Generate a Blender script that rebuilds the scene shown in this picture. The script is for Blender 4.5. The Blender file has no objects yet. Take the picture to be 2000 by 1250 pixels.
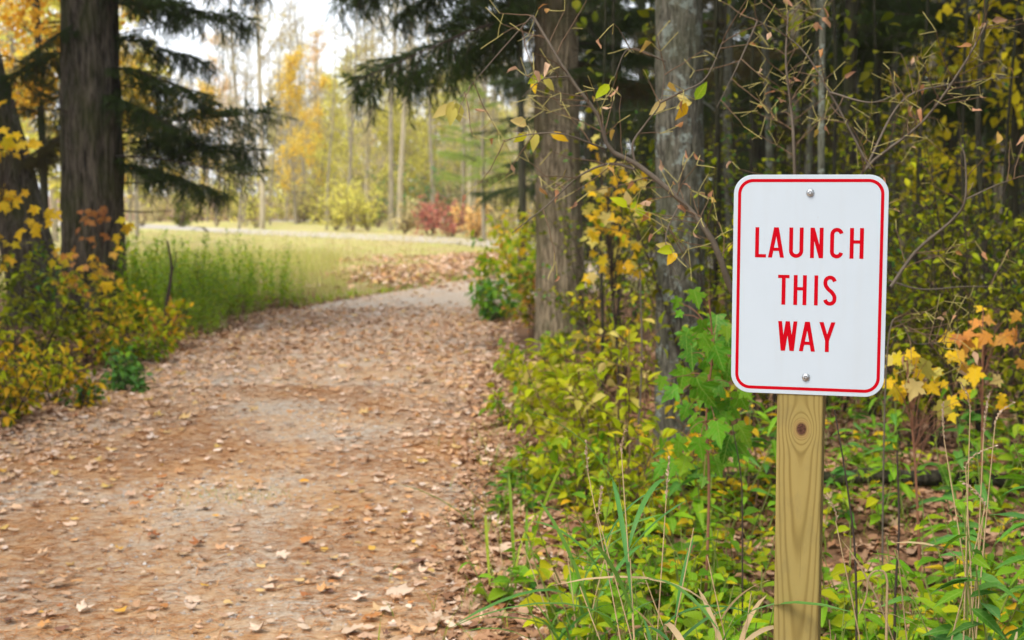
import bpy, math, random
import numpy as np
from mathutils import Vector, Matrix

# ------------------------------------------------------------------ camera, sky, sun, exposure
SC = bpy.context.scene
COL = SC.collection
FPX, CAMH, PITCH = 2778.0, 1.5, math.atan(247 / 2778.0)
CAM = np.array([0.0, 0.0, CAMH])
FWD = np.array([0.0, math.cos(PITCH), -math.sin(PITCH)])
UPV = np.array([0.0, math.sin(PITCH), math.cos(PITCH)])

cam_data = bpy.data.cameras.new('camera')
cam = bpy.data.objects.new('camera', cam_data)
COL.objects.link(cam)
cam.location = CAM
cam.rotation_euler = (math.pi / 2 - PITCH, 0, 0)
cam_data.lens = 50.0
cam_data.sensor_width = 36.0
cam_data.clip_end = 3000.0
cam_data.dof.use_dof = True
cam_data.dof.focus_distance = 2.85
cam_data.dof.aperture_fstop = 6.0
SC.camera = cam

SUN_EL, SUN_AZ = math.radians(58), math.radians(-140)      # azimuth from +Y towards +X
world = bpy.data.worlds.new('World')
SC.world = world
world.use_nodes = True
wn, wl = world.node_tree.nodes, world.node_tree.links
wn.clear()
w_out = wn.new('ShaderNodeOutputWorld')
w_bg = wn.new('ShaderNodeBackground')
w_sky = wn.new('ShaderNodeTexSky')
w_sky.sky_type = 'NISHITA'
w_sky.sun_disc = False
w_sky.sun_elevation = SUN_EL
w_sky.sun_rotation = SUN_AZ
w_sky.dust_density = 3.0
w_mix = wn.new('ShaderNodeMix')
w_mix.data_type = 'RGBA'
w_mix.inputs[0].default_value = 0.72
w_mix.inputs[7].default_value = (8.3, 8.6, 9.05, 1)          # even cloud deck
wl.new(w_sky.outputs[0], w_mix.inputs[6])
wl.new(w_mix.outputs[2], w_bg.inputs[0])
w_bg.inputs[1].default_value = 0.105
wl.new(w_bg.outputs[0], w_out.inputs[0])

sun_data = bpy.data.lights.new('sun', 'SUN')
sun = bpy.data.objects.new('sun', sun_data)
COL.objects.link(sun)
sun_data.energy = 1.5
sun_data.angle = math.radians(25)
sun_data.color = (1.0, 0.92, 0.78)
_sd = Vector((math.sin(SUN_AZ) * math.cos(SUN_EL), math.cos(SUN_AZ) * math.cos(SUN_EL), math.sin(SUN_EL)))
sun.rotation_euler = (-_sd).to_track_quat('-Z', 'Y').to_euler()

SC.view_settings.view_transform = 'Standard'
SC.view_settings.look = 'None'
SC.view_settings.exposure = 1.2
SC.view_settings.gamma = 1.0
SC.view_settings.use_curve_mapping = False
SC.cycles.use_denoising = True
SC.cycles.max_bounces = 6
SC.cycles.diffuse_bounces = 3
SC.cycles.glossy_bounces = 2
SC.cycles.transmission_bounces = 3
SC.cycles.caustics_reflective = False
SC.cycles.caustics_refractive = False


def P(px, py, D):
    """world point seen at pixel (of the 2000x1250 photo) at depth D along the lens axis"""
    return CAM + np.array([1.0, 0, 0]) * ((px - 1000) / FPX * D) + UPV * ((625 - py) / FPX * D) + FWD * D


def proj(p):
    d = np.asarray(p, float) - CAM
    D = d @ FWD
    return 1000 + d[..., 0] / D * FPX, 625 - (d @ UPV) / D * FPX, D


# ------------------------------------------------------------------ numpy mesh helpers
def build_mesh(name, parts, mats, smooth=True):
    parts = [p for p in parts if len(p[0]) and len(p[1])]
    V, lv, tot, mi = [], [], [], []
    off = 0
    for p in parts:
        v, f = np.asarray(p[0], np.float32), np.asarray(p[1], np.int32)
        m = p[2] if len(p) > 2 else 0
        V.append(v); lv.append((f + off).ravel())
        tot.append(np.full(len(f), f.shape[1], np.int32)); mi.append(np.full(len(f), m, np.int32))
        off += len(v)
    V = np.concatenate(V); lv = np.concatenate(lv); tot = np.concatenate(tot); mi = np.concatenate(mi)
    me = bpy.data.meshes.new(name)
    me.vertices.add(len(V)); me.vertices.foreach_set('co', V.ravel())
    me.loops.add(len(lv)); me.loops.foreach_set('vertex_index', lv)
    me.polygons.add(len(tot))
    st = np.zeros(len(tot), np.int32); st[1:] = np.cumsum(tot)[:-1]
    me.polygons.foreach_set('loop_start', st)
    me.polygons.foreach_set('material_index', mi)
    me.polygons.foreach_set('use_smooth', np.full(len(tot), smooth, bool))
    for m in mats:
        me.materials.append(m)
    me.update(calc_edges=True)
    return me


def link(name, me, parent=None, loc=None):
    o = bpy.data.objects.new(name, me)
    COL.objects.link(o)
    if parent is not None:
        o.parent = parent
    if loc is not None:
        o.location = [float(c) for c in loc]
    return o


def tag(o, label=None, cat=None, group=None, kind=None):
    if label: o['label'] = label
    if cat: o['category'] = cat
    if group: o['group'] = group
    if kind: o['kind'] = kind
    return o


def thing(name, loc, label, cat, group=None):
    o = link(name, None, None, loc)
    o.empty_display_size = 0.1
    return tag(o, label, cat, group)


def norm(v):
    v = np.asarray(v, float)
    return v / np.maximum(np.linalg.norm(v, axis=-1, keepdims=True), 1e-9)


def tubes(PTS, R, sides=5, cap=True):
    """k tubes of n points each: PTS (k,n,3), R (k,n)"""
    PTS = np.asarray(PTS, float); R = np.asarray(R, float)
    if PTS.ndim == 2:
        PTS, R = PTS[None], R[None]
    k, n, _ = PTS.shape
    T = norm(np.gradient(PTS, axis=1))
    mean = norm(PTS[:, -1] - PTS[:, 0])
    ref = np.where(np.abs(mean[:, 2:3]) > 0.7, np.array([[1.0, 0, 0]]), np.array([[0, 0, 1.0]]))
    U = norm(np.cross(T, ref[:, None, :])); W = np.cross(T, U)
    a = np.arange(sides) / sides * 2 * math.pi
    V = PTS[:, :, None, :] + R[:, :, None, None] * (np.cos(a)[None, None, :, None] * U[:, :, None, :] + np.sin(a)[None, None, :, None] * W[:, :, None, :])
    V = V.reshape(-1, 3)
    i, j, s = np.meshgrid(np.arange(k), np.arange(n - 1), np.arange(sides), indexing='ij')
    b = i * n * sides + j * sides
    s2 = (s + 1) % sides
    F = np.stack([b + s, b + s2, b + sides + s2, b + sides + s], -1).reshape(-1, 4)
    return V, F


def inst(tpl, O, Y, N, S):
    """copies of leaf template (V,F): origin O, length axis Y, normal hint N, size S (k,) or (k,3)"""
    TV, TF = tpl
    O = np.asarray(O, float); k = len(O)
    if k == 0:
        return np.zeros((0, 3)), np.zeros((0, TF.shape[1]), int)
    Y = norm(Y); X = norm(np.cross(Y, N)); Z = np.cross(X, Y)
    S = np.asarray(S, float)
    if S.ndim == 1: S = np.repeat(S[:, None], 3, 1)
    M = np.stack([X, Y, Z], 1)
    V = np.einsum('vj,kj,kjc->kvc', TV, S, M) + O[:, None, :]
    F = TF[None] + (np.arange(k) * len(TV))[:, None, None]
    return V.reshape(-1, 3), F.reshape(-1, TF.shape[1])


def mat_of(o, y, n, s):
    y = Vector(y).normalized(); x = y.cross(Vector(n))
    if x.length < 1e-4: x = y.orthogonal()
    x.normalize(); z = x.cross(y)
    m = Matrix((x * s, y * s, z * s)).transposed().to_4x4()
    m.translation = Vector([float(c) for c in o])
    return m


# leaf templates: stalk at the origin, +Y along the leaf, +Z upper side
def t_lo(w=0.6, fold=0.12):
    return np.array([[0, 0, 0], [-w / 2, 0.45, fold], [w / 2, 0.45, fold], [0, 1, -0.05]]), np.array([[0, 2, 3], [0, 3, 1]])


def t_ovate(w=0.55, fold=0.12, curl=0.25, twist=0.0, peak=0.4):
    def c(t): return np.array([0, t, -curl * t * t])
    V = [c(0)]
    for t, ww in ((peak * 0.55, 0.8), (peak * 1.25, 1.0), (0.78, 0.55)):
        for sgn in (-1, 0, 1):
            p = c(t); p = p + np.array([sgn * w / 2 * ww, -0.02 * abs(sgn), fold * abs(sgn) * ww + twist * sgn * t])
            V.append(p)
    V.append(c(1.0))
    F = [[0, 2, 1], [0, 3, 2], [1, 2, 5], [1, 5, 4], [2, 3, 6], [2, 6, 5], [4, 5, 8], [4, 8, 7], [5, 6, 9], [5, 9, 8], [7, 8, 10], [8, 9, 10]]
    return np.array(V), np.array(F)


def t_maple(fold=0.15, droop=0.2, wob=0.03, seed=0):
    r = np.random.default_rng(seed)
    half = [(0.03, -0.01), (0.18, -0.08), (0.37, 0.0), (0.30, 0.12), (0.25, 0.19), (0.42, 0.24), (0.48, 0.33), (0.60, 0.45), (0.45, 0.46), (0.40, 0.54), (0.22, 0.45), (0.27, 0.62), (0.17, 0.68), (0.12, 0.82), (0, 1.02)]
    pts = [(x, y) for x, y in half] + [(-x, y) for x, y in reversed(half[:-1])]
    pts = np.array(pts) + r.normal(0, 0.012, (len(pts), 2))
    V = np.vstack([[0, 0.22], pts])
    z = fold * np.abs(V[:, 0]) - droop * ((V[:, 0]) ** 2 + (V[:, 1] - 0.2) ** 2) + r.normal(0, wob, len(V))
    V = np.column_stack([V, z])
    n = len(pts)
    F = np.array([[0, 1 + i, 1 + (i + 1) % n] for i in range(n)])
    return V, F


def t_dry(seed, maple=False, cup=0.5):
    """curled fallen leaf lying on the ground, +Z up, centred"""
    r = np.random.default_rng(seed)
    V, F = t_maple(0.0, 0.0, 0.0, seed) if maple else t_ovate(0.62, 0, 0, 0, 0.42)
    V = V.copy(); V[:, 1] -= 0.45
    a, b, c = r.uniform(-0.3, cup * 2, 3)
    ph = r.uniform(0, 6.3, 2)
    V[:, 2] = a * V[:, 0] ** 2 + b * 0.5 * V[:, 1] ** 2 + c * V[:, 0] * V[:, 1] + 0.05 * np.sin(V[:, 0] * 9 + ph[0]) + 0.05 * np.sin(V[:, 1] * 8 + ph[1])
    V[:, 2] -= V[:, 2].min()
    return V, F


def blades(B, h, w, az, bend, n=3, tilt=0.0):
    """grass blades: base (k,3), height, width, azimuth, bend"""
    k = len(B)
    t = np.linspace(0, 1, n + 1)
    d = np.stack([np.cos(az), np.sin(az), np.zeros(k)], 1)
    s = np.stack([-np.sin(az), np.cos(az), np.zeros(k)], 1)
    up = np.array([0, 0, 1.0])
    zz = t[None] - 0.35 * bend[:, None] * t[None] ** 2.2
    C = B[:, None] + up * (h[:, None] * zz)[..., None] + d[:, None] * (h * bend)[:, None, None] * (t ** 1.8)[None, :, None] + d[:, None] * (h * tilt)[:, None, None] * t[None, :, None] if np.ndim(tilt) else B[:, None] + up * (h[:, None] * zz)[..., None] + d[:, None] * (h * bend)[:, None, None] * (t ** 1.8)[None, :, None]
    ww = w[:, None] * np.clip(1.0 - t[None] ** 1.6, 0.02, 1) * 0.5
    L = C - s[:, None] * ww[..., None]; Rr = C + s[:, None] * ww[..., None]
    V = np.stack([L, Rr], 2).reshape(-1, 3)
    i, j = np.meshgrid(np.arange(k), np.arange(n), indexing='ij')
    b = i * (n + 1) * 2 + j * 2
    F = np.stack([b, b + 1, b + 3, b + 2], -1).reshape(-1, 4)
    return V, F


def prism(poly, z0, z1):
    """closed prism of a convex-ish outline in the local XZ plane, from y=-z0 (back) to y=-z1 (front)"""
    n = len(poly)
    V = [(x, -z0, z) for x, z in poly] + [(x, -z1, z) for x, z in poly]
    side = [(i, (i + 1) % n, n + (i + 1) % n, n + i) for i in range(n)]
    return V, side, n


def grow(r, base, d, length, n=8, wander=0.12, grav=0.0, up=0.0):
    pts = [np.array(base, float)]; d = norm(d); st = length / (n - 1)
    for _ in range(n - 1):
        d = norm(d + r.normal(0, wander, 3) + np.array([0, 0, up - grav]))
        pts.append(pts[-1] + d * st)
    return np.array(pts)


def along(pts, t):
    x = np.clip(t, 0, 0.9999) * (len(pts) - 1); i = int(x); f = x - i
    return pts[i] * (1 - f) + pts[i + 1] * f, norm(pts[i + 1] - pts[i])


def smooth_path(ctrl, n):
    """Catmull-Rom through control points"""
    c = np.array(ctrl, float)
    c = np.vstack([2 * c[0] - c[1], c, 2 * c[-1] - c[-2]])
    out = []
    m = len(c) - 3
    for s in np.linspace(0, m - 1e-6, n):
        i = int(s); t = s - i
        a, b, cc, d = c[i], c[i + 1], c[i + 2], c[i + 3]
        out.append(0.5 * ((2 * b) + (-a + cc) * t + (2 * a - 5 * b + 4 * cc - d) * t * t + (-a + 3 * b - 3 * cc + d) * t ** 3))
    return np.array(out)


# ------------------------------------------------------------------ materials
def srgb(*c):
    out = []
    for v in c:
        v = v / 255.0
        out.append(v / 12.92 if v <= 0.04045 else ((v + 0.055) / 1.055) ** 2.4)
    return tuple(out) + (1,)


class NT:
    def __init__(self, name):
        self.m = bpy.data.materials.new(name); self.m.use_nodes = True
        self.t = self.m.node_tree; self.t.nodes.clear()
        self.out = self.t.nodes.new('ShaderNodeOutputMaterial')

    def n(self, typ, **kw):
        x = self.t.nodes.new('ShaderNode' + typ)
        for k, v in kw.items(): setattr(x, k, v)
        return x

    def l(self, a, b): self.t.links.new(a, b)

    def val(self, x, v):
        if hasattr(v, 'is_linked') or isinstance(v, bpy.types.NodeSocket): self.l(v, x)
        else: x.default_value = v

    def math(self, op, a, b=0.0, c=0.0, clamp=False):
        x = self.n('Math', operation=op); x.use_clamp = clamp
        self.val(x.inputs[0], a); self.val(x.inputs[1], b); self.val(x.inputs[2], c)
        return x.outputs[0]

    def ramp(self, fac, stops, interp='LINEAR'):
        x = self.n('ValToRGB'); x.color_ramp.interpolation = interp
        e = x.color_ramp.elements
        while len(e) < len(stops): e.new(0.5)
        for q, (p, c) in zip(e, stops): q.position = p; q.color = c
        self.l(fac, x.inputs[0]); return x.outputs[0]

    def noise(self, vec, scale, detail=3, rough=0.55, dist=0.0):
        x = self.n('TexNoise'); x.inputs['Scale'].default_value = scale; x.inputs['Detail'].default_value = detail
        x.inputs['Roughness'].default_value = rough; x.inputs['Distortion'].default_value = dist
        if vec is not None: self.l(vec, x.inputs['Vector'])
        return x.outputs[0]

    def mapping(self, vec, scale=(1, 1, 1), loc=(0, 0, 0), rot=(0, 0, 0)):
        x = self.n('Mapping'); x.inputs['Scale'].default_value = scale; x.inputs['Location'].default_value = loc; x.inputs['Rotation'].default_value = rot
        self.l(vec, x.inputs[0]); return x.outputs[0]

    def mix(self, f, a, b, mode='MIX'):
        x = self.n('Mix', data_type='RGBA', blend_type=mode)
        self.val(x.inputs[0], f); self.val(x.inputs[6], a); self.val(x.inputs[7], b)
        return x.outputs[2]

    def bump(self, h, strength=0.5, dist=0.01):
        x = self.n('Bump'); x.inputs['Strength'].default_value = strength; x.inputs['Distance'].default_value = dist
        self.l(h, x.inputs['Height']); return x.outputs[0]

    def principled(self, col, rough=0.7, normal=None, spec=0.3, metal=0.0):
        b = self.n('BsdfPrincipled'); self.val(b.inputs['Base Color'], col); self.val(b.inputs['Roughness'], rough)
        b.inputs['Specular IOR Level'].default_value = spec; b.inputs['Metallic'].default_value = metal
        if normal is not None: self.l(normal, b.inputs['Normal'])
        return b.outputs[0]

    def done(self, sh):
        self.l(sh, self.out.inputs[0]); return self.m


def leaf_mat(name, cols, trans=0.35, rough=0.5, vary=0.35, spec=0.18, blotch=None, vein=None):
    """leaf colour picked per leaf from cols"""
    t = NT(name)
    g = t.n('NewGeometry'); oi = t.n('ObjectInfo')
    r = t.math('FRACT', t.math('ADD', g.outputs['Random Per Island'], oi.outputs['Random']))
    st = [(i / max(1, len(cols) - 1), c) for i, c in enumerate(cols)]
    c = t.ramp(r, st)
    r2 = t.math('FRACT', t.math('MULTIPLY', r, 17.31))
    v = t.math('ADD', t.math('MULTIPLY', r2, vary), 1 - vary * 0.5)
    hs = t.n('HueSaturation'); t.l(c, hs.inputs['Color']); t.l(v, hs.inputs['Value'])
    col = hs.outputs[0]
    if blotch:
        tc = t.n('TexCoord')
        f = t.ramp(t.noise(tc.outputs['Object'], blotch[1], 3), [(0.5, (0, 0, 0, 1)), (0.68, (1, 1, 1, 1))])
        col = t.mix(t.math('MULTIPLY', f, blotch[2]), col, blotch[0])
    if vein:                                                         # midrib and side veins, in the leaf's own coordinates
        sp = t.n('SeparateXYZ'); t.l(t.n('TexCoord').outputs['Object'], sp.inputs[0])
        ab = t.math('ABSOLUTE', sp.outputs[0])
        rib = t.math('LESS_THAN', ab, 0.016)
        pin = t.math('GREATER_THAN', t.math('SINE', t.math('MULTIPLY', t.math('SUBTRACT', sp.outputs[1], t.math('MULTIPLY', ab, 0.9)), 42.0)), 0.86)
        col = t.mix(t.math('MULTIPLY', t.math('MAXIMUM', rib, t.math('MULTIPLY', pin, 0.55)), vein[1]), col, vein[0])
        nz = t.noise(t.n('TexCoord').outputs['Object'], 7.0, 4, 0.6)
        col = t.mix(t.math('MULTIPLY', t.math('SUBTRACT', nz, 0.42), 1.2, clamp=True), col, vein[2])
    b = t.principled(col, rough, None, spec)
    if trans > 0:
        tr = t.n('BsdfTranslucent'); t.l(col, tr.inputs[0])
        m = t.n('MixShader'); m.inputs[0].default_value = trans
        t.l(b, m.inputs[1]); t.l(tr.outputs[0], m.inputs[2]); b = m.outputs[0]
    return t.done(b)


def bark_mat(name, dark, light, zs=1.0, scale=1.0, lichen=None, moss=None, strength=0.8):
    t = NT(name)
    tc = t.n('TexCoord')
    p = t.mapping(tc.outputs['Object'], (14 * scale, 14 * scale, 2.2 * scale * zs))
    a = t.noise(p, 1.6, 5, 0.65, 0.4)
    f = t.noise(tc.outputs['Object'], 60 * scale, 4, 0.6)
    c = t.ramp(a, [(0.38, dark), (0.5, tuple(0.5 * (x + y) for x, y in zip(dark, light))), (0.60, light)])
    c = t.mix(t.math('MULTIPLY', f, 0.45), c, dark)
    h = t.math('ADD', a, t.math('MULTIPLY', f, 0.3))
    if lichen:
        ln = t.noise(tc.outputs['Object'], lichen[1], 6, 0.72)
        lm = t.ramp(ln, [(lichen[2], (0, 0, 0, 1)), (lichen[2] + 0.06, (1, 1, 1, 1))])
        c = t.mix(t.math('MULTIPLY', lm, lichen[3]), c, lichen[0])
    if moss:
        mn = t.noise(t.mapping(tc.outputs['Object'], (2, 2, 0.9)), 1.7, 4, 0.6)
        mm = t.ramp(mn, [(0.46, (0, 0, 0, 1)), (0.62, (1, 1, 1, 1))])
        c = t.mix(t.math('MULTIPLY', mm, 0.55), c, moss)
    return t.done(t.principled(c, 0.9, t.bump(h, strength, 0.04), 0.12))


def plain_mat(name, col, rough=0.8, vary=0.25, scale=40, spec=0.2, metal=0.0, bump=0.2):
    t = NT(name)
    tc = t.n('TexCoord'); n = t.noise(tc.outputs['Object'], scale, 4)
    c = t.mix(n, tuple(x * (1 - vary) for x in col[:3]) + (1,), tuple(min(1, x * (1 + vary)) for x in col[:3]) + (1,))
    return t.done(t.principled(c, rough, t.bump(n, bump, 0.003), spec, metal))


M = {}
L_ = lambda *c: tuple(c) + (1,)
M['leaf_green'] = leaf_mat('maple_green', [L_(.055, .23, .008), L_(.09, .31, .010), L_(.15, .37, .012), L_(.07, .26, .010), L_(.26, .42, .015)], 0.42, 0.45, .5, .2, blotch=(L_(.30, .26, .03), 5, .5), vein=(L_(.30, .46, .09), .6, L_(.13, .30, .01)))
M['leaf_ygreen'] = leaf_mat('yellow_green_leaf', [L_(.30, .46, .008), L_(.44, .52, .008), L_(.52, .54, .010), L_(.36, .48, .010), L_(.60, .52, .012), L_(.22, .38, .010)], 0.48, 0.5, .45, .12, vein=(L_(.58, .58, .08), .4, L_(.42, .42, .01)))
M['leaf_weed'] = leaf_mat('weed_leaf', [L_(.10, .30, .010), L_(.17, .40, .010), L_(.24, .44, .012), L_(.13, .34, .015), L_(.34, .46, .015), L_(.09, .25, .012)], 0.42, 0.5, .4, .15, vein=(L_(.34, .50, .10), .45, L_(.22, .36, .01)))
M['leaf_dark'] = leaf_mat('dark_green_leaf', [L_(.06, .18, .015), L_(.08, .25, .02), L_(.06, .20, .04), L_(.12, .28, .02)], 0.3, 0.45, .4, .2, vein=(L_(.22, .36, .10), .4, L_(.09, .22, .02)))
M['leaf_yellow'] = leaf_mat('yellow_maple_leaf', [L_(.74, .47, .012), L_(.80, .55, .015), L_(.72, .40, .012), L_(.78, .52, .02), L_(.60, .50, .015)], 0.45, 0.5, .3, .12, vein=(L_(.80, .62, .12), .4, L_(.66, .40, .02)))
M['leaf_orange'] = leaf_mat('orange_maple_leaf', [L_(.72, .38, .03), L_(.66, .28, .05), L_(.72, .34, .10), L_(.78, .46, .04), L_(.55, .22, .06)], 0.42, 0.5, .3, blotch=(L_(.42, .16, .05), 14, .7))
M['leaf_rust'] = leaf_mat('rust_leaf', [L_(.36, .13, .03), L_(.42, .18, .04), L_(.28, .09, .03), L_(.48, .22, .05)], 0.35, 0.55, .4)
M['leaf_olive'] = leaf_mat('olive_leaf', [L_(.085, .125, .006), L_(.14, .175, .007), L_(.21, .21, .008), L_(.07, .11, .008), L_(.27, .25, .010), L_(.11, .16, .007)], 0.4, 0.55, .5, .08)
M['leaf_curl'] = leaf_mat('withered_curled_leaf', [L_(.55, .30, .19), L_(.45, .22, .11), L_(.62, .42, .28), L_(.38, .17, .07), L_(.52, .36, .08)], 0.3, 0.6, .35, .12)
M['leaf_pale'] = leaf_mat('pale_yellow_leaf', [L_(.62, .50, .12), L_(.55, .50, .10), L_(.68, .52, .20)], 0.45, 0.5, .25)
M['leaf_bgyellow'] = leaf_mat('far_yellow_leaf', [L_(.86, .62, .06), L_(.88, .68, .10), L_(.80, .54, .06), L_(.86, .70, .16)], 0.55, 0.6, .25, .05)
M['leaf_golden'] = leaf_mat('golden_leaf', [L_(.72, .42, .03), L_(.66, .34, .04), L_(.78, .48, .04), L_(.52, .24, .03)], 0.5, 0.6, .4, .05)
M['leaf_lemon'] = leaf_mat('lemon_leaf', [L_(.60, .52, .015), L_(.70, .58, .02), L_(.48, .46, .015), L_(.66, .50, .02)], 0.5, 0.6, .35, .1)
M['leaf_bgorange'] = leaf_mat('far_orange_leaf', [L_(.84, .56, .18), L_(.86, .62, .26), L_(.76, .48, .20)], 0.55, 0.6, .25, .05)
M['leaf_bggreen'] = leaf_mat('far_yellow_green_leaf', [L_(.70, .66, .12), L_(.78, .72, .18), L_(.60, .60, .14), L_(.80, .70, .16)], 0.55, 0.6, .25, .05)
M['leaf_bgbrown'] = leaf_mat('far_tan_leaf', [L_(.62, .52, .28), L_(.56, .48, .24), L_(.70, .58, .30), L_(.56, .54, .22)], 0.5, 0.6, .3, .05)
M['leaf_bgred'] = leaf_mat('sumac_red_leaf', [L_(.55, .22, .16), L_(.46, .14, .11), L_(.62, .32, .22), L_(.48, .20, .10)], 0.4, 0.6, .3, .05)
M['leaf_bgdark'] = leaf_mat('far_evergreen_leaf', [L_(.10, .24, .06), L_(.08, .20, .05), L_(.15, .30, .08)], 0.3, 0.6, .3)
M['fallen'] = leaf_mat('fallen_leaf_litter', [L_(.62, .42, .28), L_(.72, .55, .43), L_(.54, .29, .13), L_(.66, .45, .32), L_(.40, .23, .12), L_(.68, .46, .29), L_(.62, .31, .11), L_(.76, .62, .52), L_(.33, .19, .11), L_(.62, .42, .29), L_(.64, .44, .13)], 0.12, 0.7, .3, .1)
M['fallen_brown'] = leaf_mat('fallen_leaf_brown', [L_(.32, .17, .09), L_(.42, .24, .14), L_(.22, .11, .06), L_(.38, .20, .10), L_(.50, .34, .23), L_(.27, .14, .07)], 0.1, 0.75, .35, .2)
M['fallen_pale'] = leaf_mat('fallen_leaf_pale', [L_(.66, .50, .38), L_(.60, .44, .31), L_(.70, .56, .44)], 0.1, 0.7, .2, .1)
M['fallen_tan'] = leaf_mat('fallen_leaf_tan', [L_(.52, .32, .18), L_(.58, .38, .24), L_(.48, .28, .16)], 0.1, 0.7, .2, .2)
M['fallen_rust'] = leaf_mat('fallen_leaf_rust', [L_(.40, .14, .05), L_(.50, .22, .07), L_(.34, .12, .05)], 0.12, 0.7, .25, .2)
M['fallen_gold'] = leaf_mat('fallen_leaf_gold', [L_(.72, .38, .04), L_(.68, .42, .08), L_(.75, .34, .03)], 0.2, 0.6, .2, .2)
M['fallen_dark'] = leaf_mat('fallen_leaf_dark', [L_(.17, .09, .06), L_(.22, .11, .07), L_(.14, .08, .06)], 0.05, 0.75, .2, .2)
M['needle_litter'] = leaf_mat('pine_needle_litter', [L_(.48, .22, .08), L_(.55, .27, .11), L_(.36, .15, .06), L_(.60, .34, .15)], 0.0, 0.8, .35, .15)
M['needles'] = leaf_mat('spruce_needles', [L_(.034, .058, .014), L_(.046, .078, .018), L_(.060, .088, .018), L_(.030, .050, .018)], 0.12, 0.6, .5, .12)
M['needles_brown'] = leaf_mat('spruce_needles_drying', [L_(.052, .068, .018), L_(.11, .072, .024), L_(.066, .074, .020), L_(.095, .064, .024)], 0.12, 0.6, .5, .12)
M['pine_green'] = leaf_mat('young_pine_needles', [L_(.26, .36, .06), L_(.32, .42, .08), L_(.38, .45, .10)], 0.3, 0.6, .35, .1)
M['grass_teal'] = leaf_mat('blue_green_grass', [L_(.06, .20, .05), L_(.09, .26, .05), L_(.15, .30, .04), L_(.08, .23, .07)], 0.35, 0.45, .35, .2)
M['grass_green'] = leaf_mat('green_grass', [L_(.16, .32, .02), L_(.24, .38, .02), L_(.34, .42, .03), L_(.12, .27, .02)], 0.4, 0.5, .4)
M['grass_weed'] = leaf_mat('goldenrod_green', [L_(.22, .42, .008), L_(.32, .50, .008), L_(.44, .54, .010), L_(.16, .33, .010), L_(.56, .54, .015)], 0.5, 0.5, .6, .1)
M['grass_dry'] = leaf_mat('dry_grass', [L_(.62, .46, .26), L_(.56, .40, .22), L_(.70, .55, .34), L_(.50, .36, .16)], 0.3, 0.6, .3)
M['grass_field'] = leaf_mat('field_grass', [L_(.48, .50, .12), L_(.60, .56, .18), L_(.66, .58, .30), L_(.42, .48, .09), L_(.66, .54, .30), L_(.62, .48, .26)], 0.4, 0.6, .3)
M['grass_straw'] = leaf_mat('straw_grass', [L_(.66, .56, .30), L_(.60, .50, .24), L_(.70, .60, .36), L_(.56, .50, .16)], 0.4, 0.6, .3, .1)
M['grass_tall'] = leaf_mat('tall_pale_grass', [L_(.46, .47, .10), L_(.58, .54, .18), L_(.64, .56, .25), L_(.38, .44, .06), L_(.60, .50, .23)], 0.45, 0.6, .35, .1)
M['seed'] = leaf_mat('seed_head', [L_(.55, .42, .32), L_(.48, .34, .24), L_(.62, .5, .4)], 0.2, 0.8, .3, .1)
M['stem_brown'] = plain_mat('twig_brown', L_(.16, .10, .06))
M['stem_grey'] = plain_mat('twig_grey', L_(.135, .11, .085), 0.85, .5, 30, .15, 0, .6)
M['stem_dark'] = plain_mat('twig_dark', L_(.055, .04, .032))
M['stem_green'] = plain_mat('stem_green', L_(.20, .24, .06))
M['petiole'] = plain_mat('petiole_yellow_green', L_(.42, .36, .12), 0.6)
M['stem_tan'] = plain_mat('stalk_tan', L_(.50, .36, .20), 0.7)
M['stem_red'] = plain_mat('dead_stem_red_brown', L_(.26, .12, .07), 0.7)
M['bark_spruce'] = bark_mat('spruce_bark_dark', L_(.022, .018, .013), L_(.21, .175, .13), 0.8, 1.5, None, L_(.06, .07, .018))
M['bark_olive'] = bark_mat('maple_bark_olive', L_(.10, .080, .050), L_(.48, .395, .27), 0.7, 2.0, (L_(.20, .22, .14), 9, .58, .5), L_(.11, .11, .045))
M['bark_lichen'] = bark_mat('grey_bark_lichen', L_(.055, .052, .042), L_(.30, .285, .225), 1.2, 2.6, (L_(.40, .47, .43), 11, .55, .8), L_(.12, .13, .075), 1.0)
M['bark_grey'] = bark_mat('grey_bark', L_(.22, .185, .13), L_(.48, .42, .31), 0.8, 1.0, (L_(.36, .37, .28), 8, .6, .5))
M['bark_pale'] = bark_mat('pale_bark', L_(.32, .27, .18), L_(.60, .52, .38), 0.8, 0.6)
M['bark_sapling'] = bark_mat('sapling_bark', L_(.10, .10, .075), L_(.24, .25, .19), 1.5, 2.0, (L_(.33, .38, .33), 20, .56, .7))
M['bark_darkwood'] = bark_mat('dark_wood_bark', L_(.022, .020, .014), L_(.085, .078, .055), 1.0, 1.5, None, L_(.05, .06, .025))


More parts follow.
